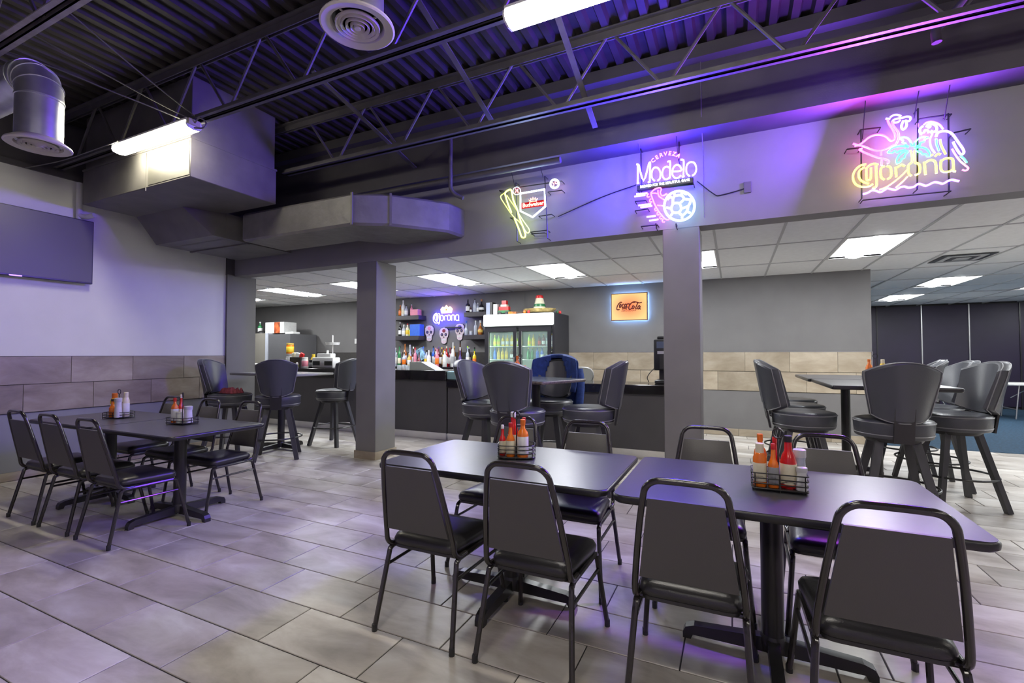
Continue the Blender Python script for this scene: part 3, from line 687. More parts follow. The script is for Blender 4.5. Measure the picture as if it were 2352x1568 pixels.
# jacket over the back of one stool: draped shell with folds and a sleeve
jk = thing('jacket', 'blue zip jacket draped over a bar stool back', 'jacket', (-1.97, 5.22, 0), PI)
M_BLUE = mat('blue_fleece', (0.018, 0.045, 0.20), 0.85, var=0.25, scale=20, bump=0.3, bscale=120)
nu, nv = 30, 20; g = MB(); vs = []
for j in range(nv+1):
    for i in range(nu+1):
        u = -1 + 2*i/nu; v = j/nv
        w = 0.275 + 0.02*math.sin(v*9)
        s = v*1.55
        fold = 0.012*math.sin(u*17+v*5)*(0.3+v)
        if s < 0.55:
            z = 0.90 + s*0.70 + 0.05*(1-u*u)*min(1, s*2); y = -0.288 - 0.06*s + 0.115*abs(u)**2.2 + 0.062 + fold*0.5
        elif s < 0.75:
            a = (s-0.55)/0.2*PI; z = 1.285 + 0.015*math.sin(a) + 0.05*(1-u*u) - 0.03*abs(u)**3; y = -0.33 + 0.115*abs(u)**2.2 + 0.065*math.cos(a)
        else:
            z = 1.285 + 0.05*(1-u*u) - (s-0.75)*0.82 - 0.03*abs(u)**3; y = -0.40 + 0.115*abs(u)**2.2 - 0.03*(s-0.75) + fold
        vs.append((u*w, y, z))
g.add(vs, [(j*(nu+1)+i, j*(nu+1)+i+1, (j+1)*(nu+1)+i+1, (j+1)*(nu+1)+i) for j in range(nv) for i in range(nu) if not (j/nv*1.55 < 0.50 and abs(-1+2*(i+0.5)/nu) < 0.50 - 0.25*(j/nv*1.55)**2*4)])
ob = g.build('shell', M_BLUE, jk); sm = ob.modifiers.new('thick', 'SOLIDIFY'); sm.thickness = 0.014; sm.offset = 0
for s in (-1, 1):
    MB().tube(smoothpath([(s*0.26, -0.30, 1.16), (s*0.295, -0.27, 1.0), (s*0.29, -0.25, 0.80), (s*0.275, -0.26, 0.60)], 4), 0.058, 10, r1=0.045).build('sleeve', M_BLUE, jk)
MB().tube(smoothpath([(-0.13, -0.235, 1.26), (-0.1, -0.27, 1.31), (0, -0.29, 1.325), (0.1, -0.27, 1.31), (0.13, -0.235, 1.26)], 4), 0.022, 8).build('collar', M_BLUE, jk)
# pink cloth crumpled on a stool seat
g = MB(); rn = random.Random(5); nu = 10
vs = [(-0.13+0.26*i/nu, -0.09+0.18*j/nu, 0.825 + (0.0 if i in (0, nu) or j in (0, nu) else 0.03+rn.random()*0.045)) for j in range(nu+1) for i in range(nu+1)]
g.add(vs, [(j*(nu+1)+i, j*(nu+1)+i+1, (j+1)*(nu+1)+i+1, (j+1)*(nu+1)+i) for j in range(nu) for i in range(nu)])
g.add([(v[0], v[1], 0.822) for v in vs], [(j*(nu+1)+i, (j+1)*(nu+1)+i, (j+1)*(nu+1)+i+1, j*(nu+1)+i+1) for j in range(nu) for i in range(nu)])
pc = g.build('cleaning_cloth', mat('pink_cloth', (0.42, 0.09, 0.12), 0.9, var=0.3, scale=30)); pc.location = (-6.17, 4.16, 0)
tag(pc, 'crumpled pink cleaning cloth lying on a bar stool seat', 'cloth')
# ------------------------------------------------------------------ bottles, caddies
COLS = {'red': (0.55, 0.012, 0.012), 'orange': (0.75, 0.17, 0.012), 'amber': (0.32, 0.10, 0.015), 'yellow': (0.75, 0.52, 0.03), 'white': (0.75, 0.75, 0.73), 'clear': (0.42, 0.45, 0.52),
        'black': (0.015, 0.014, 0.014), 'brown': (0.09, 0.035, 0.018), 'green': (0.02, 0.16, 0.05), 'lime': (0.45, 0.75, 0.06), 'pink': (0.72, 0.25, 0.33), 'blue': (0.03, 0.12, 0.55),
        'purple': (0.10, 0.06, 0.25), 'cream': (0.72, 0.66, 0.48), 'maroon': (0.18, 0.015, 0.03), 'gold': (0.62, 0.42, 0.08), 'grey': (0.3, 0.3, 0.31), 'silver': (0.55, 0.55, 0.56)}
def cm(c, rough=0.16):
    return mat('%s_%s' % (c, 'glossy' if rough < 0.3 else 'printed'), COLS[c], rough, spec=0.6, var=0.08, scale=30)
PROF = {  # (radius, height) of body; cap span; label span
 'liquor': ([(0, 0), (0.92, 0), (1, 0.02), (1, 0.55), (0.9, 0.63), (0.5, 0.70), (0.34, 0.75), (0.32, 0.91)], (0.38, 0.90, 1.0), (0.14, 0.48)),
 'wine':   ([(0, 0), (0.92, 0), (1, 0.02), (1, 0.56), (0.85, 0.66), (0.42, 0.76), (0.36, 0.82), (0.36, 0.93)], (0.40, 0.90, 1.0), (0.14, 0.42)),
 'sauce':  ([(0, 0), (0.94, 0), (1, 0.03), (1, 0.58), (0.86, 0.67), (0.46, 0.75), (0.36, 0.86)], (0.46, 0.85, 1.0), (0.08, 0.55)),
 'tall':   ([(0, 0), (0.94, 0), (1, 0.03), (1, 0.50), (0.8, 0.58), (0.46, 0.66), (0.38, 0.88)], (0.44, 0.87, 1.0), (0.08, 0.47)),
 'ketchup': ([(0, 0), (0.95, 0), (1, 0.03), (1, 0.50), (0.8, 0.62), (0.5, 0.71), (0.44, 0.88)], (0.50, 0.88, 1.0), (0.08, 0.47)),
 'round':  ([(0, 0), (0.7, 0), (0.95, 0.12), (1, 0.28), (0.88, 0.45), (0.45, 0.58), (0.3, 0.64), (0.3, 0.85)], (0.36, 0.83, 1.0), (0.18, 0.36)),
 'jar':    ([(0, 0), (0.96, 0), (1, 0.03), (1, 0.76), (0.92, 0.82)], (0.98, 0.82, 1.0), (0.12, 0.66)),
 'shaker': ([(0, 0), (0.94, 0), (1, 0.03), (0.86, 0.45), (0.80, 0.72), (0.88, 0.80)], (0.92, 0.79, 1.0), None),
 'squeeze': ([(0, 0), (0.94, 0), (1, 0.03), (1, 0.66), (0.72, 0.78)], (0.62, 0.77, 1.0), (0.12, 0.55))}
BC = {}
def bottle(loc, h, r, kind, body, cap, lab, label, group=None, name='bottle', cat='bottle'):
    t = thing(name, label, cat, loc, random.uniform(0, 0.4), group)
    prof, (cr, c0, c1), lb = PROF[kind]
    key = (kind, round(h, 3), round(r, 3), body, cap, lab)
    if key not in BC:
        m = [('body', MB().lathe([(a*r, b*h) for a, b in prof], 14).mesh('body', cm(body))),
             ('cap', MB().lathe([(cr*r*0.98, c0*h), (cr*r, c0*h+0.1*(c1-c0)*h), (cr*r, c1*h-0.002), (cr*r*0.85, c1*h)], 12).mesh('cap', cm(cap, 0.35)))]
        if lb and lab: m.append(('label_band', MB().lathe([(r*1.004, lb[0]*h), (r*1.012, lb[0]*h+0.001), (r*1.012, lb[1]*h-0.001), (r*1.004, lb[1]*h)], 14).mesh('label_band', cm(lab, 0.5))))
        BC[key] = m
    for nm, me in BC[key]: link(nm, me, t)
    return t
def caddy(x, y, z, w, d, label, rz=0.0, round_ends=False, rows=3):
    t = thing('condiment_caddy', label, 'caddy', (x, y, z), rz, 'wire condiment caddies')
    ol = rrect(w, d, 0.045 if round_ends else 0.012, 4)
    slab(MB(), ol, [(0.0, 0.008), (0.0, 0.011)]).build('tray', M_BLACKM, t)
    for k in range(rows):
        zz = 0.012 + 0.022*k
        MB().tube([(a, b, zz) for a, b in ol], 0.0028, 5, True).build('wire_ring', M_BLACKM, t)
    for a, b in ((w/2, 0), (-w/2, 0), (0, d/2), (0, -d/2), (w/2-0.012, d/2-0.008), (-w/2+0.012, d/2-0.008), (w/2-0.012, -d/2+0.008), (-w/2+0.012, -d/2+0.008)):
        MB().tube([(a, b, 0.0), (a, b, 0.012 + 0.022*(rows-1))], 0.0026, 5).build('upright', M_BLACKM, t)
    MB().tube([(0, 0, 0.01), (0, 0, 0.225)], 0.0035, 6).build('handle_rod', M_BLACKM, t)
    MB().tube([(0.0, 0.022*math.cos(2*PI*i/16), 0.245 + 0.022*math.sin(2*PI*i/16)) for i in range(16)], 0.0035, 6, True).xf(Matrix.Rotation(R(65), 4, 'Z')).build('handle_loop', M_BLACKM, t)
    return t
ZT = 0.7502
cx, cy = -1.15, 2.50
caddy(cx, cy, ZT, 0.215, 0.15, 'round-ended coil wire condiment caddy crowded with hot sauce bottles', 0.35, True, 4)
tz = ZT + 0.012
for dx, dy, h, r, kd, bo, ca, la, lb in (
    (-0.080, -0.022, 0.145, 0.019, 'tall', 'red', 'white', 'cream', 'slim hot sauce bottle with a white cap in the coil caddy'),
    (-0.035, 0.030, 0.205, 0.030, 'ketchup', 'red', 'white', 'cream', 'tall ketchup bottle with a pale neck band in the coil caddy'),
    (-0.020, -0.040, 0.160, 0.024, 'tall', 'orange', 'red', 'cream', 'small hot sauce bottle with a red cap and picture label in the coil caddy'),
    (0.030, 0.040, 0.180, 0.024, 'tall', 'black', 'red', 'black', 'dark sauce bottle with a red cap behind others in the coil caddy'),
    (0.050, -0.022, 0.178, 0.031, 'sauce', 'orange', 'orange', 'white', 'big orange sauce bottle with a plain white label in the coil caddy')):
    bottle((cx+dx, cy+dy, tz), h*1.2, r*1.05, kd, bo, ca, la, lb, None, 'sauce_bottle', 'sauce bottle')
cx, cy = 0.175, 2.42
caddy(cx, cy, ZT, 0.215, 0.15, 'square wire condiment caddy holding ketchup and shakers', 0.0, False, 4)
for dx, dy, h, r, kd, bo, ca, la, lb in (
    (-0.070, 0.030, 0.185, 0.026, 'sauce', 'orange', 'orange', 'yellow', 'orange sauce bottle with a yellow collar in the square caddy'),
    (-0.075, -0.030, 0.158, 0.026, 'squeeze', 'orange', 'cream', 'cream', 'squat orange sauce bottle with a pale cap at the front of the square caddy'),
    (-0.022, -0.034, 0.160, 0.021, 'tall', 'orange', 'red', 'grey', 'narrow hot sauce bottle with a bright red cap in the square caddy'),
    (-0.010, 0.045, 0.175, 0.021, 'tall', 'red', 'red', 'white', 'red-capped sauce bottle half hidden behind ketchup in the square caddy'),
    (0.038, -0.012, 0.190, 0.031, 'ketchup', 'red', 'black', 'cream', 'ketchup bottle with a black cap and cream label in the square caddy')):
    bottle((cx+dx, cy+dy, tz), h*1.2, r*1.05, kd, bo, ca, la, lb, None, 'sauce_bottle', 'sauce bottle')
bottle((cx+0.085, cy+0.03, tz), 0.165, 0.028, 'shaker', 'clear', 'silver', None, 'tall glass sugar shaker with a metal lid in the square caddy', None, 'sugar_shaker', 'shaker')
bottle((cx+0.085, cy-0.035, tz), 0.10, 0.024, 'shaker', 'white', 'silver', None, 'small salt shaker with a metal lid in the square caddy', None, 'salt_shaker', 'shaker')
cx, cy = -4.31, 2.47
caddy(cx, cy, ZT, 0.215, 0.15, 'wire condiment caddy with a white sugar shaker on the table by the white wall', 0.1, False, 3)
for dx, dy, h, r, kd, bo, ca, la, lb in (
    (-0.075, 0.030, 0.195, 0.022, 'tall', 'red', 'cream', 'cream', 'sauce bottle with a pale cap behind the orange one in the sugar shaker caddy'),
    (-0.060, -0.030, 0.175, 0.026, 'sauce', 'orange', 'red', 'white', 'orange hot sauce bottle with a red cap in the sugar shaker caddy')):
    bottle((cx+dx, cy+dy, tz), h*1.2, r*1.05, kd, bo, ca, la, lb, None, 'sauce_bottle', 'sauce bottle')
bottle((cx+0.070, cy+0.005, tz), 0.142, 0.036, 'shaker', 'white', 'silver', None, 'wide white sugar shaker in the caddy by the white wall', None, 'sugar_shaker', 'shaker')
bottle((cx+0.0, cy-0.03, tz), 0.092, 0.023, 'shaker', 'white', 'silver', None, 'small salt shaker beside the wide sugar shaker by the white wall', None, 'salt_shaker', 'shaker')
cx, cy = -5.25, 2.44
caddy(cx, cy, ZT, 0.215, 0.15, 'wire condiment caddy of pale bottles on the table pushed to the white wall', 0.5, True, 3)
for dx, dy, h, r, kd, bo, ca, la, lb in (
    (-0.065, -0.005, 0.182, 0.033, 'squeeze', 'yellow', 'orange', 'white', 'mustard bottle with an orange cap in the caddy near the white wall'),
    (-0.015, -0.045, 0.14, 0.024, 'tall', 'orange', 'black', 'orange', 'orange chilli bottle with a black cap in the caddy near the white wall'),
    (0.055, 0.030, 0.19, 0.027, 'squeeze', 'cream', 'cream', 'white', 'cream squeeze bottle with a pale cap in the caddy near the white wall'),
    (0.062, -0.035, 0.15, 0.030, 'shaker', 'white', 'silver', None, 'white sugar shaker in the caddy near the white wall')):
    bottle((cx+dx, cy+dy, tz), h*1.2, r*1.05, kd, bo, ca, la, lb, None, 'sauce_bottle' if kd != 'shaker' else 'sugar_shaker', 'sauce bottle' if kd != 'shaker' else 'shaker')
ZP = 1.0852
caddy(1.32, 5.98, ZP, 0.20, 0.14, 'wire condiment caddy on the pub table beside the tiled wall', 0.2, False, 3)
bottle((1.265, 5.97, ZP+0.012), 0.20, 0.03, 'sauce', 'orange', 'orange', 'orange', 'orange sauce bottle on the pub table beside the tiled wall', None, 'sauce_bottle', 'sauce bottle')
bottle((1.385, 6.0, ZP+0.012), 0.20, 0.027, 'squeeze', 'yellow', 'cream', 'yellow', 'yellow mustard bottle on the pub table beside the tiled wall', None, 'sauce_bottle', 'sauce bottle')
bottle((1.32, 5.93, ZP+0.012), 0.12, 0.026, 'shaker', 'white', 'silver', None, 'salt shaker on the pub table beside the tiled wall', None, 'salt_shaker', 'shaker')
caddy(-2.10, 4.66, ZP, 0.20, 0.14, 'wire condiment caddy on the pub table in front of the bar', 0.3, True, 3)
bottle((-2.13, 4.65, ZP+0.012), 0.235, 0.032, 'sauce', 'orange', 'orange', 'orange', 'orange sauce bottle on the pub table in front of the bar', None, 'sauce_bottle', 'sauce bottle')
bottle((-2.06, 4.68, ZP+0.012), 0.13, 0.028, 'squeeze', 'yellow', 'orange', 'yellow', 'yellow sauce bottle on the pub table in front of the bar', None, 'sauce_bottle', 'sauce bottle')

# ------------------------------------------------------------------ the bar
M_BTOP = mat('black_polished_bar_top', (0.014, 0.012, 0.013), 0.10, var=0.4, scale=20, spec=0.6)
M_BFRONT = mat('charcoal_bar_front', (0.085, 0.08, 0.085), 0.55, var=0.06, scale=4)
bar = thing('bar_counter', 'long charcoal bar counter with a polished black top, high section', 'bar counter', (-8.1, 6.5, 0))
MB().box(-3.9, 3.98, -0.20, 0.05, 0.09, 0.93).build('front_panel', M_BFRONT, bar, False)
MB().rbox(-3.9, 4.0, -0.25, 0.32, 0.925, 1.088, 0.008, 1).build('bar_top', M_BTOP, bar)
MB().box(-3.9, 3.98, -0.21, -0.19, 0.0, 0.10).build('kick_board', M_CREAM, bar, False)
low = thing('bar_counter_low', 'lower section of the charcoal bar with a black top', 'bar counter', (-2.35, 6.5, 0))
MB().box(-1.74, 1.75, -0.20, 0.05, 0.09, 0.83).build('front_panel', M_BFRONT, low, False)
MB().rbox(-1.745, 1.77, -0.25, 0.50, 0.825, 0.950, 0.008, 1).build('bar_top', M_BTOP, low)
MB().box(-1.74, 1.75, -0.21, -0.19, 0.0, 0.10).build('kick_board', M_CREAM, low, False)
MB().box(1.70, 1.75, -0.2, 0.45, 0.0, 0.83).build('end_panel', M_BFRONT, low, False)
tag(MB().rbox(-4.09, -3.86, 6.27, 6.62, 0.951, 1.075, 0.006, 1).build('bar_end_block', mat('pale_teal_face', (0.25, 0.42, 0.42), 0.3)), 'pale teal block standing for the end face of the high bar', 'box')  # block stands in for the high bar's bluish end face
tag(MB().box(-3.84, -3.4, 6.30, 6.85, 0.9505, 0.956).build('lit_top_patch', M_WHITEP), 'white patch standing for light on the lower bar top', 'light patch')  # white sheet put in for the lit surface of the lower bar top
# back counter under the bottles
bcn = thing('back_bar_cabinet', 'dark back bar cabinet carrying rows of bottles', 'cabinet', (-5.7, 8.32, 0))
MB().box(-1.5, 1.35, -0.28, 0.30, 0.0, 1.04).build('body', M_BFRONT, bcn, False)
MB().rbox(-1.52, 1.37, -0.31, 0.31, 1.04, 1.09, 0.006, 1).build('counter_top', M_BTOP, bcn)
for i in range(4): MB().box(-1.47+0.71*i, -0.80+0.71*i, -0.292, -0.28, 0.08, 1.0).build('door', M_BLACKM, bcn, False)
# floating shelves
SH = {}
for nm, x0, x1, z, lb in (('a', -6.95, -6.19, 2.20, 'upper dark floating shelf between the column and the crown neon'), ('b', -6.95, -6.19, 1.752, 'lower dark floating shelf between the column and the crown neon'),
                      ('c', -5.045, -4.36, 2.215, 'upper dark floating shelf next to the drinks cooler'), ('d', -5.045, -4.36, 1.746, 'lower dark floating shelf next to the drinks cooler')):
    tag(MB().rbox(x0, x1, 8.36, YB, z-0.095, z, 0.004, 1).build('wall_shelf', mat('dark_shelf_laminate', (0.035, 0.03, 0.035), 0.4)), lb, 'shelf', 'floating shelves behind the bar')
def bx(px): return -6.82 + (px-95)*(2.41/ (2091-95))    # crop column -> metres along the back wall
GR = 'liquor bottles behind the bar'
def bot(px, z, h, r, kd, bo, ca, la, lb, y=8.50):
    bottle((bx(px), y, z), h, r, kd, bo, ca, la, lb, GR)
bot(112, 2.2, 0.25, 0.04, 'liquor', 'amber', 'orange', 'orange', 'amber bottle next to the column on the upper shelf')
bot(180, 2.2, 0.36, 0.042, 'wine', 'white', 'white', 'cream', 'tall white bottle on the upper shelf beside the column')
bot(252, 2.2, 0.25, 0.046, 'liquor', 'clear', 'black', 'white', 'clear bottle with a white label on the upper shelf by the column')
bot(372, 2.2, 0.26, 0.034, 'liquor', 'pink', 'clear', 'pink', 'slim pink-tinted bottle beside the pink carton on the upper shelf')
bot(110, 1.752, 0.32, 0.036, 'wine', 'black', 'white', 'white', 'black wine bottle with a white label on the lower shelf by the column')
bot(198, 1.752, 0.26, 0.046, 'liquor', 'clear', 'white', 'white', 'clear bottle with a pale label on the lower shelf by the column')
bot(285, 1.752, 0.28, 0.042, 'liquor', 'cream', 'red', 'yellow', 'red-capped bottle with a yellow label on the lower shelf by the column')
bot(350, 1.752, 0.22, 0.034, 'liquor', 'lime', 'yellow', 'yellow', 'lime yellow bottle next to the blue carton')
bot(1575, 2.215, 0.28, 0.046, 'liquor', 'black', 'black', 'white', 'black bottle with a white disc label on the upper shelf by the cooler')
bot(1635, 2.215, 0.13, 0.026, 'liquor', 'brown', 'black', 'white', 'very small bottle on the upper shelf by the cooler')
bot(1715, 2.215, 0.29, 0.040, 'liquor', 'clear', 'black', None, 'clear bottle with a black stopper on the upper shelf by the cooler')
bot(1775, 2.215, 0.20, 0.030, 'liquor', 'clear', 'silver', 'white', 'short clear bottle on the upper shelf by the cooler')
bot(1845, 2.215, 0.27, 0.055, 'round', 'black', 'amber', 'white', 'round dark bottle on the upper shelf by the cooler')
bot(1545, 1.746, 0.30, 0.042, 'round', 'clear', 'blue', None, 'round clear bottle with a blue stopper on the lower shelf by the cooler')
bot(1640, 1.746, 0.09, 0.035, 'jar', 'clear', 'silver', None, 'low clear jar on the lower shelf by the cooler')
bot(1732, 1.746, 0.30, 0.038, 'liquor', 'clear', 'silver', None, 'tall clear bottle on the lower shelf by the cooler')
bot(1825, 1.746, 0.30, 0.055, 'round', 'amber', 'silver', 'gold', 'round amber bottle with a gold band on the lower shelf by the cooler')
tag(MB().box(bx(400), bx(560), 8.42, 8.56, 2.201, 2.335).build('carton', cm('pink', 0.5)), 'pink carton on the upper shelf by the crown neon', 'carton')
tag(MB().box(bx(388), bx(605), 8.42, 8.58, 1.753, 2.005).build('carton', cm('blue', 0.5)), 'blue carton on the lower shelf by the crown neon', 'carton')
row = [(120, .27, .035, 'liquor', 'lime', 'lime', 'lime'), (205, .33, .04, 'liquor', 'white', 'green', 'white'), (255, .40, .036, 'liquor', 'clear', 'white', 'white'), (300, .30, .04, 'liquor', 'clear', 'silver', 'white'),
       (345, .42, .036, 'wine', 'green', 'green', 'cream'), (395, .48, .045, 'liquor', 'amber', 'amber', 'white'), (450, .30, .04, 'liquor', 'clear', 'black', 'orange'), (505, .46, .036, 'tall', 'clear', 'silver', 'orange'),
       (560, .28, .04, 'liquor', 'gold', 'silver', 'white'), (620, .40, .036, 'liquor', 'pink', 'red', 'pink'), (775, .30, .04, 'round', 'maroon', 'black', 'black'), (865, .34, .052, 'liquor', 'clear', 'black', 'yellow'),
       (980, .34, .042, 'liquor', 'white', 'white', 'white'), (1062, .32, .042, 'round', 'clear', 'white', 'cream'), (1148, .36, .040, 'liquor', 'pink', 'pink', 'orange'), (1212, .31, .034, 'liquor', 'black', 'gold', 'gold'),
       (1305, .36, .046, 'liquor', 'white', 'amber', 'white'), (1395, .40, .05, 'liquor', 'white', 'black', 'white'), (1470, .50, .034, 'wine', 'white', 'silver', 'grey'), (1550, .53, .038, 'wine', 'brown', 'black', 'brown'),
       (1610, .40, .036, 'round', 'purple', 'white', 'purple'), (1690, .40, .036, 'liquor', 'black', 'blue', 'purple'), (1755, .42, .036, 'liquor', 'clear', 'lime', 'white'), (1830, .40, .036, 'wine', 'black', 'black', 'white'), (1885, .36, .038, 'liquor', 'yellow', 'green', 'orange')]
for q, (px, h, r, kd, bo, ca, la) in enumerate(row):
    bot(px, 1.0905, h, r, kd, bo, ca, la, '%s %s bottle with a %s cap and %s label on the back bar counter' % (bo, {'liquor': 'straight-sided', 'wine': 'long-necked', 'tall': 'tall slim', 'round': 'round-bodied'}[kd], ca, la), 8.13 + 0.115*(q % 2))
back = [(160, 'clear', 'black'), (470, 'brown', 'white'), (690, 'clear', 'blue'), (905, 'blue', 'black'), (960, 'maroon', 'pink'), (1020, 'maroon', 'purple'), (1085, 'brown', 'gold'), (1125, 'yellow', 'maroon'), (1185, 'red', 'cream'), (1255, 'maroon', 'red'), (1345, 'amber', 'gold'), (1640, 'black', 'silver')]
for px, bo, ca in back:
    bot(px, 1.0905, 0.38 + 0.06*random.random(), 0.035, 'liquor', bo, ca, 'white', '%s straight-sided bottle with a %s cap in the rear row of the back bar' % (bo, ca), 8.42)
dice = MB().rbox(-0.085, 0.085, -0.03, 0.03, -0.13, 0.13, 0.004, 1).build('playing_card_box', mat('pale_blue_print', (0.25, 0.45, 0.75), 0.4, var=0.8, scale=14)); dice.location = (bx(700), 8.33, 1.345); dice.rotation_euler = (0, R(-28), 0)
tag(dice, 'pale blue patterned box leaning among the bottles', 'box')
# register / tray on the bar near the bottles
tag(MB().prism([(-0.22, 0.0), (0.30, 0.0), (0.02, 0.13), (-0.22, 0.13)], -0.12, 0.12, 'y').build('menu_holder', mat('pale_frosted_plastic', (0.62, 0.68, 0.58), 0.3)), 'slanted pale plastic menu holder on the high bar top', 'menu holder').location = (-4.72, 6.55, 1.0885)
for i in range(5):
    o = MB().lathe([(0.0, 0), (0.03, 0), (0.034, 0.07), (0.031, 0.07), (0.026, 0.006), (0, 0.006)], 12).build('rocks_glass', glass('clear_glass', (0.85, 0.88, 0.9), 0.6)); o.location = (-5.32 + 0.075*i, 6.62, 1.0885)
    tag(o, 'small clear glass in the row of glasses on the high bar top', 'glass', 'glasses lined up on the bar')
# sugar-skull plaques on the wall
def skull(px, pz, sc, top, label):
    t = thing('skull_plaque', label, 'wall decoration', (px, YB-0.005, pz))
    t.scale = (sc, 1, sc)
    out = [(-0.07,-0.17),(-0.085,-0.06),(-0.115,-0.03),(-0.13,0.04),(-0.125,0.12),(-0.08,0.175),(0,0.19),(0.08,0.175),(0.125,0.12),(0.13,0.04),(0.115,-0.03),(0.085,-0.06),(0.07,-0.17),(0.03,-0.2),(-0.03,-0.2)]
    MB().prism(out, -0.02, 0.0, 'y').build('board', cm('black', 0.5), t, False)
    MB().prism([(x*0.94, z*0.95) for x, z in out], -0.026, -0.019, 'y').build('skull_face', mat('pale_pink_skull', (0.62, 0.5, 0.55), 0.5, var=0.15, scale=30), t, False)
    for s in (-1, 1):
        MB().prism([(s*0.052+0.034*math.cos(2*PI*i/12), 0.02+0.036*math.sin(2*PI*i/12)) for i in range(12)], -0.031, -0.025, 'y').build('eye', cm('black', 0.5), t, False)
        MB().prism([(s*0.052+0.017*math.cos(2*PI*i/8), 0.02+0.018*math.sin(2*PI*i/8)) for i in range(8)], -0.034, -0.030, 'y').build('eye_flower', cm('purple', 0.5), t, False)
    MB().prism([(-0.018, -0.055), (0.018, -0.055), (0.0, -0.015)], -0.031, -0.025, 'y').build('nose', cm('black', 0.5), t, False)
    MB().prism([(0.045*math.cos(2*PI*i/10), 0.11+0.042*math.sin(2*PI*i/10)) for i in range(10)], -0.031, -0.025, 'y').build('brow_flower', cm(top, 0.5), t, False)
    for i in range(6):
        MB().box(-0.058+0.02*i, -0.042+0.02*i, -0.031, -0.025, -0.115, -0.085).build('tooth', cm('white', 0.5), t, False)
    MB().box(-0.065, 0.065, -0.029, -0.0255, -0.103, -0.097).build('mouth_line', cm('black', 0.5), t, False)
skull(-6.085, 1.815, 0.95, 'pink', 'skull plaque hung beside the lower floating shelf by the column')
skull(-5.70, 1.755, 0.95, 'maroon', 'skull plaque with a dark red forehead flower, hung lowest of the three')
skull(-5.30, 1.83, 0.95, 'purple', 'skull plaque hung beside the floating shelf next to the cooler')

# ------------------------------------------------------------------ drinks cooler and what stands on it
ck = thing('drinks_cooler', 'black two-door drinks cooler with a lit white header', 'cooler', (-3.56, 8.2, 0))
M_COOL = mat('black_cooler_shell', (0.02, 0.019, 0.022), 0.3); M_CIN = mat('white_cooler_lining', (0.6, 0.66, 0.62), 0.4)
MB().box(-0.70, -0.66, -0.38, 0.42, 0.0, 2.09).box(0.66, 0.70, -0.38, 0.42, 0.0, 2.09).box(-0.66, 0.66, 0.38, 0.42, 0.0, 2.09).box(-0.66, 0.66, -0.38, 0.38, 0.0, 0.12).box(-0.66, 0.66, -0.38, 0.38, 1.80, 2.09).build('shell', M_COOL, ck, False)
MB().box(-0.66, 0.66, 0.36, 0.38, 0.12, 1.80).box(-0.66, -0.65, -0.34, 0.36, 0.12, 1.80).box(0.65, 0.66, -0.34, 0.36, 0.12, 1.80).build('lining', M_CIN, ck, False)
MB().rbox(-0.69, 0.695, -0.46, -0.38, 1.87, 2.085, 0.02, 3).build('light_header', emit('lit_cooler_header', (0.90, 1.0, 0.95), 1.1), ck)
for s in (-1, 1):
    d = MB().box(s*0.335-0.31, s*0.335-0.25, -0.42, -0.385, 0.12, 1.84).box(s*0.335+0.25, s*0.335+0.31, -0.42, -0.385, 0.12, 1.84).box(s*0.335-0.25, s*0.335+0.25, -0.42, -0.385, 0.12, 0.2).box(s*0.335-0.25, s*0.335+0.25, -0.42, -0.385, 1.765, 1.84).build('door', M_COOL, ck, False)
    MB().box(s*0.335-0.25, s*0.335+0.25, -0.405, -0.40, 0.2, 1.765).build('pane', glass('cooler_glass', (0.75, 0.9, 0.85), 0.9), d, False)
    MB().box(s*0.335-0.255, s*0.335-0.247, -0.43, -0.41, 0.2, 1.765).build('lit_edge_trim', M_STEEL, d, False)
    MB().box(s*0.06-0.008, s*0.06+0.008, -0.45, -0.42, 0.8, 1.3).build('handle', M_STEEL, d, False)
for z in (0.5, 0.87, 1.255, 1.50): MB().box(-0.65, 0.65, -0.33, 0.35, z-0.012, z).build('wire_shelf', M_WHITEP, ck, False)
for x in (-0.63, 0.04): MB().box(x-0.012, x+0.012, -0.36, -0.34, 0.3, 1.75).build('door_lamp', emit('lit_cooler_lamp', (0.85, 1.0, 0.92), 9.0), ck, False)
cgr = 'beer bottles inside the drinks cooler'
for z, items in ((1.50, [(-0.55, 'lime', 'yellow'), (-0.47, 'lime', 'yellow'), (-0.38, 'yellow', 'white'), (-0.29, 'yellow', 'white'), (-0.2, 'yellow', 'cream'), (-0.11, 'lime', 'white'), (0.16, 'lime', 'yellow'), (0.24, 'yellow', 'yellow'), (0.36, 'maroon', 'red'), (0.44, 'maroon', 'white'), (0.52, 'clear', 'white'), (0.60, 'clear', 'white')]),
                 (1.255, [(-0.55, 'blue', 'blue'), (-0.47, 'gold', 'gold'), (-0.39, 'gold', 'yellow'), (-0.31, 'gold', 'yellow'), (-0.20, 'brown', 'white'), (-0.12, 'brown', 'white'), (0.14, 'green', 'green'), (0.22, 'green', 'green'), (0.32, 'blue', 'blue'), (0.41, 'blue', 'white'), (0.53, 'black', 'white'), (0.61, 'black', 'white')]),
                 (0.87, [(-0.5, 'green', 'gold'), (-0.4, 'green', 'gold'), (-0.3, 'amber', 'white'), (-0.2, 'amber', 'white'), (0.2, 'gold', 'white'), (0.3, 'gold', 'white'), (0.4, 'brown', 'red'), (0.5, 'brown', 'red')])):
    for x, bo, la in items:
        bottle((-3.56+x, 8.2-0.24, z), 0.215, 0.031, 'wine', bo, 'gold' if bo != 'blue' else 'blue', la, '%s beer bottle with a %s label on the %s shelf of the cooler' % (bo, la, {1.50: 'top', 1.255: 'second', 0.87: 'third'}[z]), '%s beer bottles in the drinks cooler' % bo, 'beer_bottle')
zt = 2.092
sb = thing('sombrero', 'cream sombrero with a red tip and green band on top of the cooler', 'hat', (-3.25, 8.09, zt))
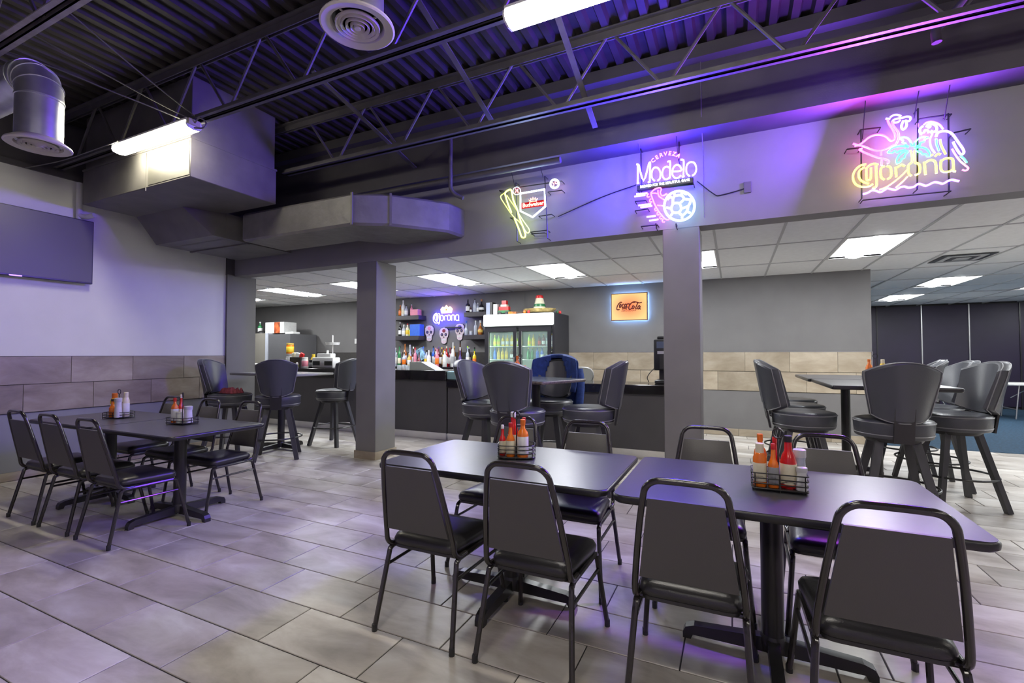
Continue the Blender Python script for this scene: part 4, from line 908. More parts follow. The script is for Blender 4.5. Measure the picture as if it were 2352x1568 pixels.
MB().lathe([(0.0, 0.035), (0.12, 0.03), (0.25, 0.03), (0.305, 0.075), (0.315, 0.095), (0.30, 0.09), (0.25, 0.05), (0.13, 0.048)], 28, sy=0.7).build('brim', mat('striped_brim', (0.55, 0.42, 0.16), 0.8, var=0.5, scale=14), sb)
MB().lathe([(0.125, 0.045), (0.11, 0.13), (0.08, 0.25), (0.066, 0.31)], 20).build('crown', cm('cream', 0.5), sb)
MB().lathe([(0.112, 0.135), (0.113, 0.14), (0.099, 0.185), (0.097, 0.186)], 20).build('hat_band', cm('green', 0.5), sb)
MB().lathe([(0.128, 0.045), (0.130, 0.05), (0.122, 0.08), (0.118, 0.08)], 20).build('hat_band', cm('blue', 0.5), sb)
MB().lathe([(0.07, 0.29), (0.075, 0.31), (0.06, 0.345), (0.03, 0.355), (0, 0.357)], 16).build('tip', cm('red', 0.5), sb)
tag(MB().box(-4.25, -4.17, 7.86, 8.0, zt, zt+0.235).build('storage_box', mat('bluegrey_box', (0.2, 0.22, 0.3), 0.5)), 'narrow blue-grey box on top of the cooler', 'box')
tag(MB().box(-4.165, -4.12, 7.86, 8.0, zt, zt+0.24).build('storage_box', cm('black', 0.5)), 'narrow black box on top of the cooler', 'box')
tag(MB().box(-4.10, -4.02, 7.86, 7.98, zt, zt+0.20).build('storage_box', cm('silver', 0.5)), 'silver box on top of the cooler', 'box')
tr = thing('toy_cart', 'red and cream toy cart on top of the cooler', 'toy', (-3.90, 7.94, zt))
MB().box(-0.11, 0.11, -0.05, 0.05, 0.03, 0.08).build('bed', cm('green', 0.5), tr, False); MB().box(-0.10, 0.10, -0.045, 0.045, 0.08, 0.15).build('box', cm('red', 0.5), tr, False)
MB().box(-0.06, 0.06, -0.046, 0.046, 0.15, 0.19).build('roof', cm('cream', 0.5), tr, False); MB().box(-0.04, 0.05, -0.04, 0.04, 0.19, 0.265).build('chimney', cm('red', 0.5), tr, False)
for s in (-1, 1): MB().lathe([(0.0, -0.01), (0.03, -0.01), (0.03, 0.01), (0, 0.01)], 12).xf(Matrix.Translation((s*0.07, -0.055, 0.03)) @ Matrix.Rotation(R(90), 4, 'X')).build('wheel', cm('black', 0.5), tr)
gt = thing('toy_guitar', 'small orange toy guitar lying on the cooler next to the sombrero', 'toy', (-3.715, 7.845, zt))
MB().lathe([(0, 0.0), (0.055, 0.0), (0.055, 0.04), (0, 0.04)], 16).build('body', cm('orange', 0.5), gt); MB().lathe([(0, 0.0), (0.04, 0.0), (0.04, 0.04), (0, 0.04)], 16, (0.07, 0.0, 0)).build('upper_body', cm('amber', 0.5), gt)
MB().box(0.09, 0.24, -0.012, 0.012, 0.015, 0.035).build('neck', cm('brown', 0.5), gt, False)
for i, (x, c) in enumerate(((-3.44, 'orange'), (-3.36, 'red'), (-2.93, 'green'), (-2.89, 'red'))):
    o = MB().lathe([(0, 0), (0.022, 0.005), (0.03, 0.03), (0.02, 0.055), (0, 0.06)], 10).build('maraca', cm(c, 0.5)); o.location = (x, 7.835 if i < 2 else 8.2, zt)
    tag(o, '%s painted ornament on the cooler %s' % (c, 'beside the toy guitar' if i < 2 else 'at its rear edge'), 'ornament')
MB().tube(smoothpath([(-0.23, 0.42, 2.60-0.0), (-0.24, 0.40, 2.45), (-0.21, 0.38, 2.30), (-0.24, 0.3, 2.10)], 4), 0.006, 5).build('power_cord', M_WIRE, ck)

# ------------------------------------------------------------------ clutter at the far end of the bar
cab = thing('side_cabinet', 'tall grey cabinet with a pale edge at the end of the bar', 'cabinet', (-9.9, 8.1, 0))
MB().box(-1.6, -0.44, -0.30, 0.5, 0.0, 1.86).build('side_panel', mat('taupe_panel', (0.22, 0.205, 0.175), 0.5), cab, False)
MB().box(-0.44, -0.35, -0.30, 0.5, 0.0, 1.86).build('edge_post', mat('pale_edge', (0.42, 0.44, 0.5), 0.4), cab, False)
MB().box(-0.35, 0.40, -0.28, 0.5, 0.0, 1.83).build('front_panel', mat('slate_panel', (0.10, 0.10, 0.105), 0.5), cab, False)
bottle((-10.80, 8.0, 1.861), 0.30, 0.055, 'liquor', 'green', 'white', 'white', 'pale green detergent bottle on top of the grey cabinet', None, 'detergent_bottle')
bxo = thing('cardboard_box', 'white box with a red and orange print on the grey cabinet', 'box', (-10.10, 8.1, 1.861))
MB().box(-0.40, 0.26, -0.18, 0.18, 0, 0.27).build('carton', cm('white', 0.5), bxo, False); MB().box(-0.08, 0.12, -0.183, -0.179, 0.0, 0.268).build('printed_panel', mat('red_orange_print', (0.5, 0.10, 0.03), 0.5, var=0.9, scale=9), bxo, False)
tag(MB().rbox(-9.78, -9.50, 7.9, 8.1, 1.832, 1.885, 0.01, 2).build('paper_stack', M_WHITEP), 'low white stack of papers on the grey cabinet', 'papers')
tag(MB().lathe([(0, 0), (0.12, 0), (0.105, 0.03), (0.05, 0.07), (0, 0.075)], 16).build('cap', cm('black', 0.5)), 'black cap on the grey cabinet', 'cap').location = (-10.64, 7.93, 1.861)
zb = 1.0885
tag(MB().box(-9.6, -8.15, 6.92, 7.5, 0.0, 1.09).build('service_counter', M_BFRONT, None, False), 'low dark service counter behind the bar clutter', 'counter')
wm = thing('sandwich_press', 'white kitchen appliance with a black window at the end of the bar', 'appliance', (-7.02, 6.62, zb))
MB().rbox(-0.27, 0.27, -0.13, 0.06, 0.0, 0.20, 0.02, 2).build('body', M_WHITEP, wm); MB().rbox(-0.20, 0.16, -0.08, 0.05, 0.20, 0.275, 0.015, 2).build('lid', M_WHITEP, wm)
MB().box(-0.24, -0.06, -0.134, -0.129, 0.05, 0.13).build('window', cm('black', 0.2), wm, False); MB().box(0.06, 0.25, -0.134, -0.129, 0.05, 0.13).build('window', cm('black', 0.2), wm, False); MB().lathe([(0, 0.27), (0.022, 0.275), (0.022, 0.33), (0, 0.335)], 10).build('knob', M_WHITEP, wm)
cs = thing('tiered_stand', 'white tiered stand behind the white appliance', 'stand', (-7.03, 6.755, zb))
MB().lathe([(0.012, 0.28), (0.012, 0.62), (0, 0.63)], 8).build('pole', M_WHITEP, cs); MB().lathe([(0, 0.44), (0.12, 0.44), (0.135, 0.49), (0.128, 0.49), (0.11, 0.452), (0, 0.452)], 24).build('dish', M_WHITEP, cs); MB().lathe([(0.0, 0.0), (0.06, 0.0), (0.012, 0.05), (0.012, 0.28)], 12).build('stem', M_WHITEP, cs)
for i, (x, y, h, r, kd, bo, ca, la, lb, dz) in enumerate((
    (-8.50, 7.0, 0.22, 0.075, 'jar', 'orange', 'gold', 'yellow', 'red and yellow powder canister, upper of two stacked behind the bar', 0.27), (-8.50, 7.0, 0.268, 0.08, 'jar', 'grey', 'grey', 'grey', 'plain grey canister under the red and yellow one', 0.0),
    (-8.28, 6.98, 0.26, 0.075, 'jar', 'red', 'maroon', 'yellow', 'red canister with a yellow label behind the bar', 0.0), (-7.62, 6.62, 0.20, 0.06, 'jar', 'white', 'white', 'pink', 'white tub with a pink label on the bar', 0.0),
    (-7.50, 6.72, 0.26, 0.05, 'squeeze', 'yellow', 'yellow', 'yellow', 'yellow squeeze bottle behind the white tub', 0.0), (-7.40, 6.60, 0.15, 0.06, 'jar', 'black', 'black', 'grey', 'black cup caddy on the bar next to the white tub', 0.0),
    (-7.79, 6.58, 0.10, 0.03, 'squeeze', 'white', 'white', 'lime', 'short white bottle with a lime label on the bar', 0.0), (-8.0, 6.60, 0.10, 0.035, 'jar', 'gold', 'red', 'gold', 'small gold jar on the bar', 0.0), (-8.1, 6.62, 0.10, 0.035, 'jar', 'orange', 'yellow', 'red', 'small orange jar on the bar', 0.0))):
    bottle((x, y, (1.0905 if y > 6.9 else zb)+dz), h, r, kd, bo, ca, la, lb, None, 'jar', 'jar')
dbx = thing('snack_rack', 'dark snack rack with pale packets behind the bar', 'rack', (-7.98, 6.75, zb))
MB().box(-0.15, 0.15, -0.06, 0.1, 0.0, 0.20).build('rack', cm('black', 0.5), dbx, False)
for i, c in enumerate(('cream', 'white', 'red')): MB().rbox(-0.05, 0.05, -0.02, 0.02, 0.0, 0.16, 0.008, 1).xf(Matrix.Translation((-0.09+0.09*i, 0.0, 0.13)) @ Matrix.Rotation(R(14*i-6), 4, 'Y')).build('packet', cm(c, 0.5), dbx)
for i in range(4):
    o = MB().rbox(-0.11, 0.11, -0.07, 0.07, 0, 0.045+0.012*(i % 2), 0.012, 1).build('napkin_pack', M_WHITEP); o.location = (-8.76 - 0.26*i, 6.98, 1.0905); o.rotation_euler = (0, 0, 0.2*i)
    tag(o, 'white napkin pack in the row behind the bar', 'napkins', 'napkin packs behind the bar')
# drink machine at the end of the low bar and the chair behind it
mc = thing('drink_dispenser', 'black drink dispenser at the end of the low bar, half behind the column', 'dispenser', (-0.84, 6.78, 0.951))
MB().rbox(-0.15, 0.15, -0.14, 0.14, 0.18, 0.60, 0.015, 2).build('body', M_BLACKP, mc); MB().rbox(-0.13, 0.13, -0.22, 0.14, 0.0, 0.05, 0.01, 1).build('drip_tray', M_BLACKP, mc); MB().box(-0.10, 0.10, 0.02, 0.13, 0.05, 0.18).build('neck', M_BLACKM, mc, False)
MB().box(-0.11, 0.11, -0.144, -0.139, 0.48, 0.57).build('display', mat('dim_display', (0.08, 0.10, 0.16), 0.2), mc, False); MB().box(-0.10, 0.10, -0.144, -0.139, 0.40, 0.44).build('button_row', M_STEEL, mc, False); MB().box(-0.07, 0.05, -0.16, -0.14, 0.2, 0.38).build('nozzle_bay', M_BLACKM, mc, False)
MB().rbox(-0.12, 0.10, -0.05, 0.1, 0.60, 0.65, 0.02, 2).build('lid', M_BLACKM, mc)
MB().tube(smoothpath([(-0.16, -0.04, 0.20), (-0.22, -0.06, 0.13), (-0.25, -0.06, 0.07), (-0.23, -0.04, 0.006)], 4), 0.006, 5).build('power_cord', M_BLACKP, mc)
sc = thing('stacking_chair', 'grey padded stacking chair with a chrome rim behind the low bar', 'chair', (-2.30, 7.62, 0))
pts = [(0.19*math.copysign(abs(math.cos(a))**0.7, math.cos(a)), 1.0+0.125*math.copysign(abs(math.sin(a))**0.8, math.sin(a))) for a in [2*PI*i/24 for i in range(24)]]
MB().prism(pts, -0.02, 0.02, 'y').build('backrest', mat('grey_pad', (0.13, 0.13, 0.12), 0.7), sc, False); MB().tube([(x*1.03, 0, 1.0+(z-1.0)*1.04) for x, z in pts], 0.012, 8, True).build('back_frame', M_STEEL, sc)
MB().rbox(-0.2, 0.2, 0.0, 0.42, 0.43, 0.50, 0.03, 2).build('seat', mat('grey_pad', (0.13, 0.13, 0.12), 0.7), sc)
for s in (-1, 1):
    MB().tube([(s*0.19, 0.0, 0.9), (s*0.2, 0.03, 0.44), (s*0.2, -0.03, 0.0)], 0.012, 8).build('leg', M_STEEL, sc); MB().tube([(s*0.2, 0.4, 0.44), (s*0.21, 0.45, 0.0)], 0.012, 8).build('leg', M_STEEL, sc)
tag(MB().rbox(-8.27, -8.21, YB-0.012, YB, 1.60, 1.72, 0.003, 1).build('light_switch', M_WHITEP), 'white switch plate on the back wall by the column', 'switch')

# ------------------------------------------------------------------ folding furniture on the carpet
for i, (x, y, lb) in enumerate(((4.1, 13.4, 'white folding table on the blue carpet behind the pub stools'), (5.9, 13.6, 'white folding table on the blue carpet farther from the tiled wall'))):
    t = thing('folding_table', lb, 'table', (x, y, 0), 0, 'white folding tables')
    MB().rbox(-0.75, 0.75, -0.38, 0.38, 0.70, 0.74, 0.012, 2).build('tabletop', M_WHITEP, t)
    for s in (-1, 1):
        for q in (-1, 1):
            MB().tube([(s*0.55, q*0.28, 0.70), (s*0.62, q*0.30, 0.0)], 0.013, 8).build('leg', M_STEEL, t)
        MB().tube([(s*0.60, -0.29, 0.2), (s*0.60, 0.29, 0.2)], 0.011, 8).build('cross_bar', M_STEEL, t); MB().tube([(s*0.58, 0, 0.42), (s*0.2, 0, 0.70)], 0.010, 8).build('brace', M_STEEL, t)
for i, (x, y, rz, lb) in enumerate(((3.75, 12.6, 0.3, 'metal folding chair with pale legs tucked at the folding table near the tiled wall'), (5.6, 12.6, -0.2, 'metal folding chair at the folding table farther from the tiled wall'))):
    t = thing('folding_chair', lb, 'chair', (x, y, 0), rz, 'metal folding chairs')
    MB().rbox(-0.2, 0.2, -0.2, 0.2, 0.43, 0.455, 0.01, 1).build('seat', cm('grey', 0.5), t); MB().rbox(-0.2, 0.2, -0.27, -0.25, 0.62, 0.80, 0.008, 1).build('backrest', cm('grey', 0.5), t)
    for s in (-1, 1):
        MB().tube([(s*0.21, -0.27, 0.80), (s*0.21, -0.1, 0.44), (s*0.21, 0.24, 0.0)], 0.011, 8).build('leg', M_STEEL, t); MB().tube([(s*0.19, 0.1, 0.44), (s*0.19, -0.28, 0.0)], 0.011, 8).build('leg', M_STEEL, t)
CORONA={'flamingo':[[(-347,169),(-310,152),(-279,170),(-242,199),(-200,211),(-159,202),(-128,179),(-110,153),(-99,145),(-84,150),(-74,168),(-76,197),(-89,233),(-106,271),(-117,302),(-119,319)],[(-90,296),(-86,267),(-71,235),(-56,204),(-52,170),(-59,137),(-73,112),(-98,102),(-129,89),(-161,80),(-197,85),(-234,103),(-270,130),(-310,149),(-336,148)],[(-166,81),(-166,39)],[(-162,4),(-164,-41)],[(-285,118),(-301,118),(-301,107),(-262,76),(-198,33),(-153,11),(-122,-9),(-120,-26),(-129,-30)]],'flamingo_hat':[[(-132,329),(-103,320)],[(-103,333),(-85,343),(-62,344),(-34,326)],[(-90,296),(-83,306),(-67,311),(-50,313),(-23,313),(-1,316),(18,309),(23,294),(16,279),(-2,280),(-10,290)],[(-83,289),(-68,283),(-50,287),(-41,297)]],'beaks':[[(-21,287),(-33,256),(-33,233),(-25,220),(-11,226),(-2,249),(-4,272)],[(97,220),(81,207),(77,185),(83,165),(91,158)],[(100,167),(111,187),(126,178),(130,161)],[(196,96),(203,48),(227,-22)],[(137,-17),(152,-11)],[(166,-27),(181,-11),(198,-19)]],'parrot_face':[[(118,210),(127,225),(148,226),(169,213),(179,189),(174,166),(155,164),(143,175)],[(139,209),(136,203),(130,204),(127,211),(130,217),(136,216),(139,209)]],'parrot_red':[[(103,230),(118,243),(144,245),(173,231),(198,207),(216,173)],[(145,163),(151,146),(139,115),(137,82),(144,42),(165,-2)],[(265,12),(284,-38),(311,-91),(339,-128),(353,-147),(348,-162),(334,-165),(320,-155)]],'parrot_wing':[[(173,122),(180,145),(201,157),(234,153),(259,135),(279,104),(298,62),(318,20),(331,-14),(329,-35),(313,-38),(297,-8),(281,33),(272,64)]],'parrot_green':[[(173,108),(174,70),(188,10)],[(312,-51),(332,-79),(345,-108)]],'palm':[[(-48,155),(-21,158),(5,142),(21,110),(27,76)],[(-44,154),(-26,131),(-29,117),(-11,106),(-12,92),(8,77)],[(127,126),(91,136),(65,124),(45,100),(38,74)],[(127,123),(105,116),(103,100),(79,94),(77,77),(51,71)],[(-125,57),(-94,87),(-53,94),(-14,84),(8,73)],[(-125,54),(-94,48),(-81,60),(-63,45),(-50,54),(-36,54),(-14,59)],[(42,59),(81,59),(111,43),(131,12),(139,-17)],[(50,41),(67,24),(80,24),(88,3),(110,-1),(118,-19),(139,-22)],[(-67,-47),(-71,-18),(-55,18),(-24,41),(3,47)],[(-65,-44),(-42,-29),(-38,-13),(-20,-5),(-15,17),(3,36)]],'trunk':[[(18,47),(26,4),(25,-52)],[(40,40),(45,-50)],[(-4,-102),(-44,-146),(-89,-184),(-135,-216),(-180,-232)],[(-3,-153),(-32,-187),(-77,-230)]],'lettering':[[(-264,-13),(-301,-18),(-334,-47),(-351,-90),(-347,-137),(-327,-172),(-290,-192),(-248,-193),(-223,-180)],[(-273,-34),(-306,-57),(-314,-96),(-303,-133),(-275,-160),(-248,-173)],[(-262,-42),(-263,-133),(-252,-144),(-236,-132),(-232,-47)],[(-259,-42),(-236,-23),(-208,-19),(-186,-32)],[(-200,-35),(-199,-121),(-198,-189),(-212,-213),(-225,-208)],[(-145,-50),(-168,-63),(-169,-131),(-147,-157)],[(-132,-50),(-107,-68),(-106,-136),(-129,-155)],[(-76,-68),(-73,-147)],[(-65,-72),(-38,-57),(-19,-72)],[(23,-51),(3,-70),(4,-132),(21,-154)],[(40,-52),(70,-76),(69,-137),(43,-152)],[(100,-59),(105,-159)],[(106,-66),(130,-51),(155,-58),(167,-82),(170,-159)],[(197,-71),(226,-54),(259,-60),(269,-84),(270,-154),(282,-161)],[(201,-61),(197,-87),(198,-136),(216,-156),(249,-156),(268,-143)]],'wave':[[(-288,-250),(-258,-246),(-230,-230),(-203,-237),(-176,-252),(-149,-239),(-130,-228),(-104,-240),(-77,-247),(-50,-232),(-24,-230),(-2,-242),(32,-242),(59,-223),(80,-230),(105,-244),(131,-235),(156,-225),(181,-232),(206,-244),(231,-231),(256,-222),(280,-231),(300,-240)]],'frame':[[(-287,286),(-291,-278)],[(-291,284),(-158,276)],[(78,377),(62,-257)],[(85,292),(278,288)],[(258,298),(250,-307)],[(288,142),(385,152)],[(-383,142),(-289,136)],[(-282,-291),(263,-298)]]}
MODELO={'lettering':[[(-270,79),(-249,79)],[(-261,90),(-260,252),(-269,263),(-254,257),(-248,244),(-206,94),(-159,241),(-150,260),(-144,250),(-149,79)],[(-166,74),(-144,74)],[(-103,77),(-126,105),(-131,153),(-119,193),(-94,206),(-68,190),(-52,152),(-52,105),(-63,83),(-78,76)],[(34,79),(38,230),(27,241),(13,240)],[(32,179),(10,194),(-18,187),(-32,154),(-32,119),(-19,87),(3,75),(28,86)],[(62,139),(133,135),(130,168),(112,191),(87,195),(65,173),(56,134),(62,98),(86,73),(113,75),(132,92)],[(131,240),(150,234),(158,215),(154,83)],[(140,76),(165,78)],[(208,71),(184,101),(179,148),(190,186),(219,201),(249,187),(264,150),(264,111),(250,84),(229,73)]],'shoe':[[(-141,-35),(-115,-10),(-81,3),(-53,2),(-45,-14),(-53,-42),(-40,-74),(-14,-71),(2,-62),(10,-81)],[(-141,-38),(-127,-85),(-105,-147),(-72,-216),(-38,-267),(-11,-300),(11,-309),(28,-305)],[(-138,-39),(-104,-41),(-70,-52)],[(-73,-16),(-73,-51),(-59,-83),(-15,-118)],[(-82,-159),(-32,-171)],[(-158,-38),(-174,-49),(-170,-68),(-151,-68)],[(-136,-88),(-151,-100),(-147,-119),(-128,-119)],[(-88,-177),(-103,-189),(-100,-208),(-81,-208)],[(-69,-221),(-84,-233),(-80,-251),(-62,-251)],[(-44,-262),(-59,-275),(-55,-293),(-37,-293)],[(-22,-294),(-37,-307),(-33,-325),(-15,-325)]],'speed_lines':[[(-294,-46),(-190,-46)],[(-276,-24),(-172,-31)],[(-257,-138),(-139,-139)],[(-237,-159),(-128,-159)],[(-180,-258),(-97,-259)],[(-157,-297),(-72,-295)]],'ball':[[(247,-209),(241,-251),(222,-287),(193,-313),(156,-328),(115,-330),(74,-318),(37,-294),(7,-259),(-12,-218),(-18,-173),(-11,-131),(9,-95),(39,-68),(76,-54),(118,-53),(158,-66),(195,-91),(223,-126),(241,-166),(247,-209)],[(59,-169),(84,-161),(117,-171),(132,-220),(108,-251),(61,-245),(45,-208),(59,-169)],[(59,-169),(62,-118),(79,-94),(133,-96),(155,-134),(117,-171)],[(62,-118),(35,-96),(10,-119)],[(79,-94),(68,-60)],[(133,-96),(144,-72),(182,-94)],[(155,-134),(219,-148)],[(219,-148),(194,-202),(132,-220)],[(194,-202),(180,-252),(143,-282),(108,-251)],[(219,-148),(229,-136)],[(45,-208),(1,-191)],[(61,-245),(39,-274)],[(143,-282),(137,-312)],[(180,-252),(210,-270)]],'frame':[[(-235,422),(-230,-4)],[(116,420),(112,246)],[(-259,12),(241,0)],[(-294,-85),(-190,-91)],[(-295,-178),(-173,-173)],[(-238,-337),(-84,-338)],[(-101,-324),(-95,-372)],[(82,-346),(85,-381)]]}
BUD={'bats':[[(-302,190),(-284,209),(-241,222),(-223,206),(-198,97),(-150,-19),(-126,-105),(-56,-293),(-97,-316),(-127,-241),(-186,-97)],[(-302,190),(-271,85),(-223,-32)]],'bats_thin':[[(-314,192),(-355,158),(-302,67),(-241,-24),(-186,-92),(-138,-136)],[(-277,164),(-229,90),(-174,11),(-126,-72),(-67,-161),(-9,-249),(-38,-276),(-91,-196),(-138,-136)]],'plate':[[(-116,160),(162,164),(170,-19),(27,-113),(-115,-30),(-116,160)]],'ball_dim':[[(-114,190),(-119,172),(-131,160),(-149,155),(-169,157),(-187,168),(-200,184),(-204,203),(-200,220),(-187,233),(-169,238),(-149,235),(-131,224),(-119,208),(-114,190)]],'ball':[[(320,199),(316,181),(303,167),(285,162),(265,165),(246,176),(233,193),(229,213),(234,231),(246,244),(265,250),(285,247),(303,235),(316,218),(320,199)]],'stitch':[[(244,224),(261,213),(266,191),(252,180)],[(283,236),(280,216),(297,202),(311,211)],[(-174,221),(-165,203),(-174,179)],[(-144,216),(-150,195),(-141,174)]],'crown':[[(-2,53),(-17,77),(3,66),(6,90),(21,69),(30,100),(41,69),(59,91),(62,66),(82,79),(64,52),(-2,53)]],'frame':[[(-183,299),(-168,-346)],[(154,316),(184,-351)],[(-174,243),(344,232)],[(-9,-263),(178,-263)],[(-3,-282),(153,-289)],[(188,139),(344,137)],[(84,-104),(232,-102)],[(-386,241),(-333,228)],[(-253,-78),(-198,-90)]]}
COKE={'script':[[(-132,94),(-154,103),(-187,79),(-213,42),(-227,-3),(-224,-28),(-202,-34),(-177,-27)],[(-149,67),(-165,67),(-177,40),(-177,12),(-166,6),(-155,22),(-149,50),(-152,64)],[(-99,59),(-116,65),(-130,38),(-130,10),(-116,4),(-99,14)],[(-55,60),(-74,63),(-88,36),(-86,5),(-75,5),(-58,29),(-50,57),(-55,18),(-50,1),(-33,17)],[(-50,57),(-22,66),(10,59)],[(70,84),(108,96),(65,95),(27,70),(-3,27),(-12,-12),(-1,-34),(26,-30),(48,-9)],[(108,96),(146,86),(178,74),(221,83)],[(78,29),(59,24),(51,-9),(62,-28),(78,-15),(86,12),(78,26)],[(151,75),(129,32),(110,-17),(118,-33),(134,-23)],[(188,24),(162,20),(148,-13),(153,-35),(172,-25),(194,21),(183,-20),(188,-36),(199,-34)],[(-133,-23),(-89,-19),(-45,-26)]]}
# ------------------------------------------------------------------ neon signs
NC = {'pink': ((1.0, 0.03, 0.50), 5), 'white': ((0.85, 0.8, 1.0), 5), 'yellow': ((1.0, 0.72, 0.03), 3.2), 'red': ((1.0, 0.04, 0.04), 9), 'orange': ((1.0, 0.20, 0.05), 3), 'blue': ((0.05, 0.03, 1.0), 32), 'green': ((0.0, 1.0, 0.16), 4.0),
      'cyan': ((0.35, 0.75, 1.0), 3.2), 'lime': ((0.75, 1.0, 0.04), 3.2), 'violet': ((0.16, 0.035, 1.0), 11), 'palewhite': ((0.65, 0.85, 1.0), 3.4), 'dimwhite': ((0.6, 0.75, 0.75), 0.8), 'indigo': ((0.10, 0.05, 1.0), 10), 'rose': ((1.0, 0.10, 0.30), 2.6)}
def nm(c): return emit('neon_' + c, NC[c][0], NC[c][1]*NEON)
M_GLASSOFF = mat('dark_neon_frame', (0.012, 0.012, 0.014), 0.4)
def sign(name, label, origin, data, spec, frames, wall):
    t = thing(name, label, 'neon sign', origin)
    for part, key, c, r in spec:
        mb = MB(); sep = True
        for l in data[key]:
            pts = [(a/1000, 0, b/1000) for a, b in l]
            closed = len(pts) > 5 and (Vector(pts[0])-Vector(pts[-1])).length < 0.004
            if closed: pts = pts[:-1]
            straight = part in ('home_plate', 'crown')
            path = [Vector(p) for p in pts] if straight else smoothpath(pts, 3, closed)
            mb.tube(path, r, 6, closed)
            if sep: mb.build(part, nm(c), t); mb = MB()
        if not sep: mb.build(part, nm(c), t)
    for l in data['frame']:
        fr = MB()
        pts = [(a/1000, 0.03, b/1000) for a, b in l]; fr.tube(pts, 0.006, 5)
        for p in (pts[0], pts[-1]): fr.tube([p, (p[0], wall, p[2])], 0.004, 5)
        fr.build('support_bar', M_GLASSOFF, t)
    for x, z0 in frames: MB().tube([(x, 0.02, z0), (x, -0.10, 3.345-origin[2])], 0.0035, 5).build('hanging_wire', M_GLASSOFF, t)
    return t
cs_ = sign('flamingo_neon_sign', 'neon sign of a pink flamingo, palm and parrot over yellow Corona lettering', (1.24, 4.575, 2.882), CORONA,
     [('flamingo_tube', 'flamingo', 'pink', 0.0075), ('flamingo_hat_tube', 'flamingo_hat', 'indigo', 0.0075), ('beak_tube', 'beaks', 'yellow', 0.0075), ('parrot_face_tube', 'parrot_face', 'white', 0.0075), ('parrot_red_tube', 'parrot_red', 'rose', 0.0065),
      ('parrot_wing_tube', 'parrot_wing', 'indigo', 0.0085), ('parrot_green_tube', 'parrot_green', 'green', 0.007), ('palm_frond_tube', 'palm', 'green', 0.006), ('palm_trunk_tube', 'trunk', 'orange', 0.007), ('corona_lettering', 'lettering', 'yellow', 0.0078), ('wave_tube', 'wave', 'violet', 0.0082)],
     [(-0.28, 0.2), (0.05, 0.3), (0.23, 0.25)], 0.123)
ms = sign('soccer_neon_sign', 'blue-white neon sign reading Cerveza Modelo with a boot and soccer ball', (-0.556, 4.575, 2.917), MODELO,
     [('modelo_lettering', 'lettering', 'blue', 0.0078), ('boot_tube', 'shoe', 'pink', 0.0062), ('speed_line_tube', 'speed_lines', 'indigo', 0.0085), ('ball_tube', 'ball', 'cyan', 0.0105)],
     [(-0.235, 0.37), (0.105, 0.30)], 0.123)
bs_ = sign('baseball_neon_sign', 'neon sign of crossed yellow bats and a white home plate reading Budweiser', (-1.942, 4.575, 2.918), BUD,
     [('bat_tube', 'bats', 'lime', 0.0085), ('thin_bat_tube', 'bats_thin', 'lime', 0.0042), ('home_plate', 'plate', 'palewhite', 0.0105), ('dim_ball_tube', 'ball_dim', 'dimwhite', 0.005), ('ball_tube', 'ball', 'palewhite', 0.011), ('stitch_tube', 'stitch', 'red', 0.0045), ('crown', 'crown', 'orange', 0.005)],  # the dim ball tube is given a faint glow of its own
     [(-0.19, 0.25), (0.14, 0.30)], 0.123)
def put_text(s, size, m, parent, x, z, y=0.0, rot=0.0, sx=1.0, name='lettering', depth=0.003):
    o = link(name, textmesh(s, size, m, depth), parent, (x, y, z)); o.rotation_euler = (R(90), rot, 0); o.scale = (sx, 1, 1); return o
for c, (x, z), a in zip('CERVEZA', [(-0.115, 0.272), (-0.081, 0.296), (-0.042, 0.311), (-0.003, 0.316), (0.036, 0.313), (0.074, 0.300), (0.112, 0.277)], (-38, -24, -12, -1, 11, 22, 35)):
    put_text(c, 0.052, nm('red'), ms, x, z, -0.004, R(a), 1.0, 'cerveza_letter')
put_text('BREWED FOR THE BEAUTIFUL GAME', 0.034, emit('lit_white_print', (0.75, 0.8, 1.0), 4.0), ms, -0.015, 0.037, -0.006, 0, 0.80, 'tagline')
MB().rbox(-0.27, 0.24, 0.0, 0.04, 0.005, 0.062, 0.005, 1).build('tagline_box', M_GLASSOFF, ms)
put_text('Budweiser', 0.062, emit('lit_red_print', (1.0, 0.35, 0.20), 2.2), bs_, 0.032, 0.022, -0.006, 0, 0.92, 'budweiser_lettering')
MB().box(-0.105, 0.165, 0.001, 0.004, -0.008, 0.056).build('lettering_plate', cm('red', 0.5), bs_, False)
for i, (p, lb) in enumerate((([(-0.29, 4.66, 2.96), (-0.15, 4.69, 2.83), (-0.09, 4.69, 2.81), (0.10, 4.69, 2.84), (0.12, 4.69, 2.86)], 'cable running from the soccer neon to an outlet on the header'), ([(-1.66, 4.66, 2.80), (-1.2, 4.69, 2.95), (-0.85, 4.68, 3.02)], 'cable strung between the baseball neon and the soccer neon'))):
    tag(MB().tube(smoothpath(p, 4), 0.005, 5).build('power_cable', M_GLASSOFF), lb, 'cable')
tag(MB().rbox(0.10, 0.16, 4.685, 4.70, 2.80, 2.90, 0.003, 1).build('outlet', M_GREYP), 'grey outlet box on the header between two neon signs', 'outlet')

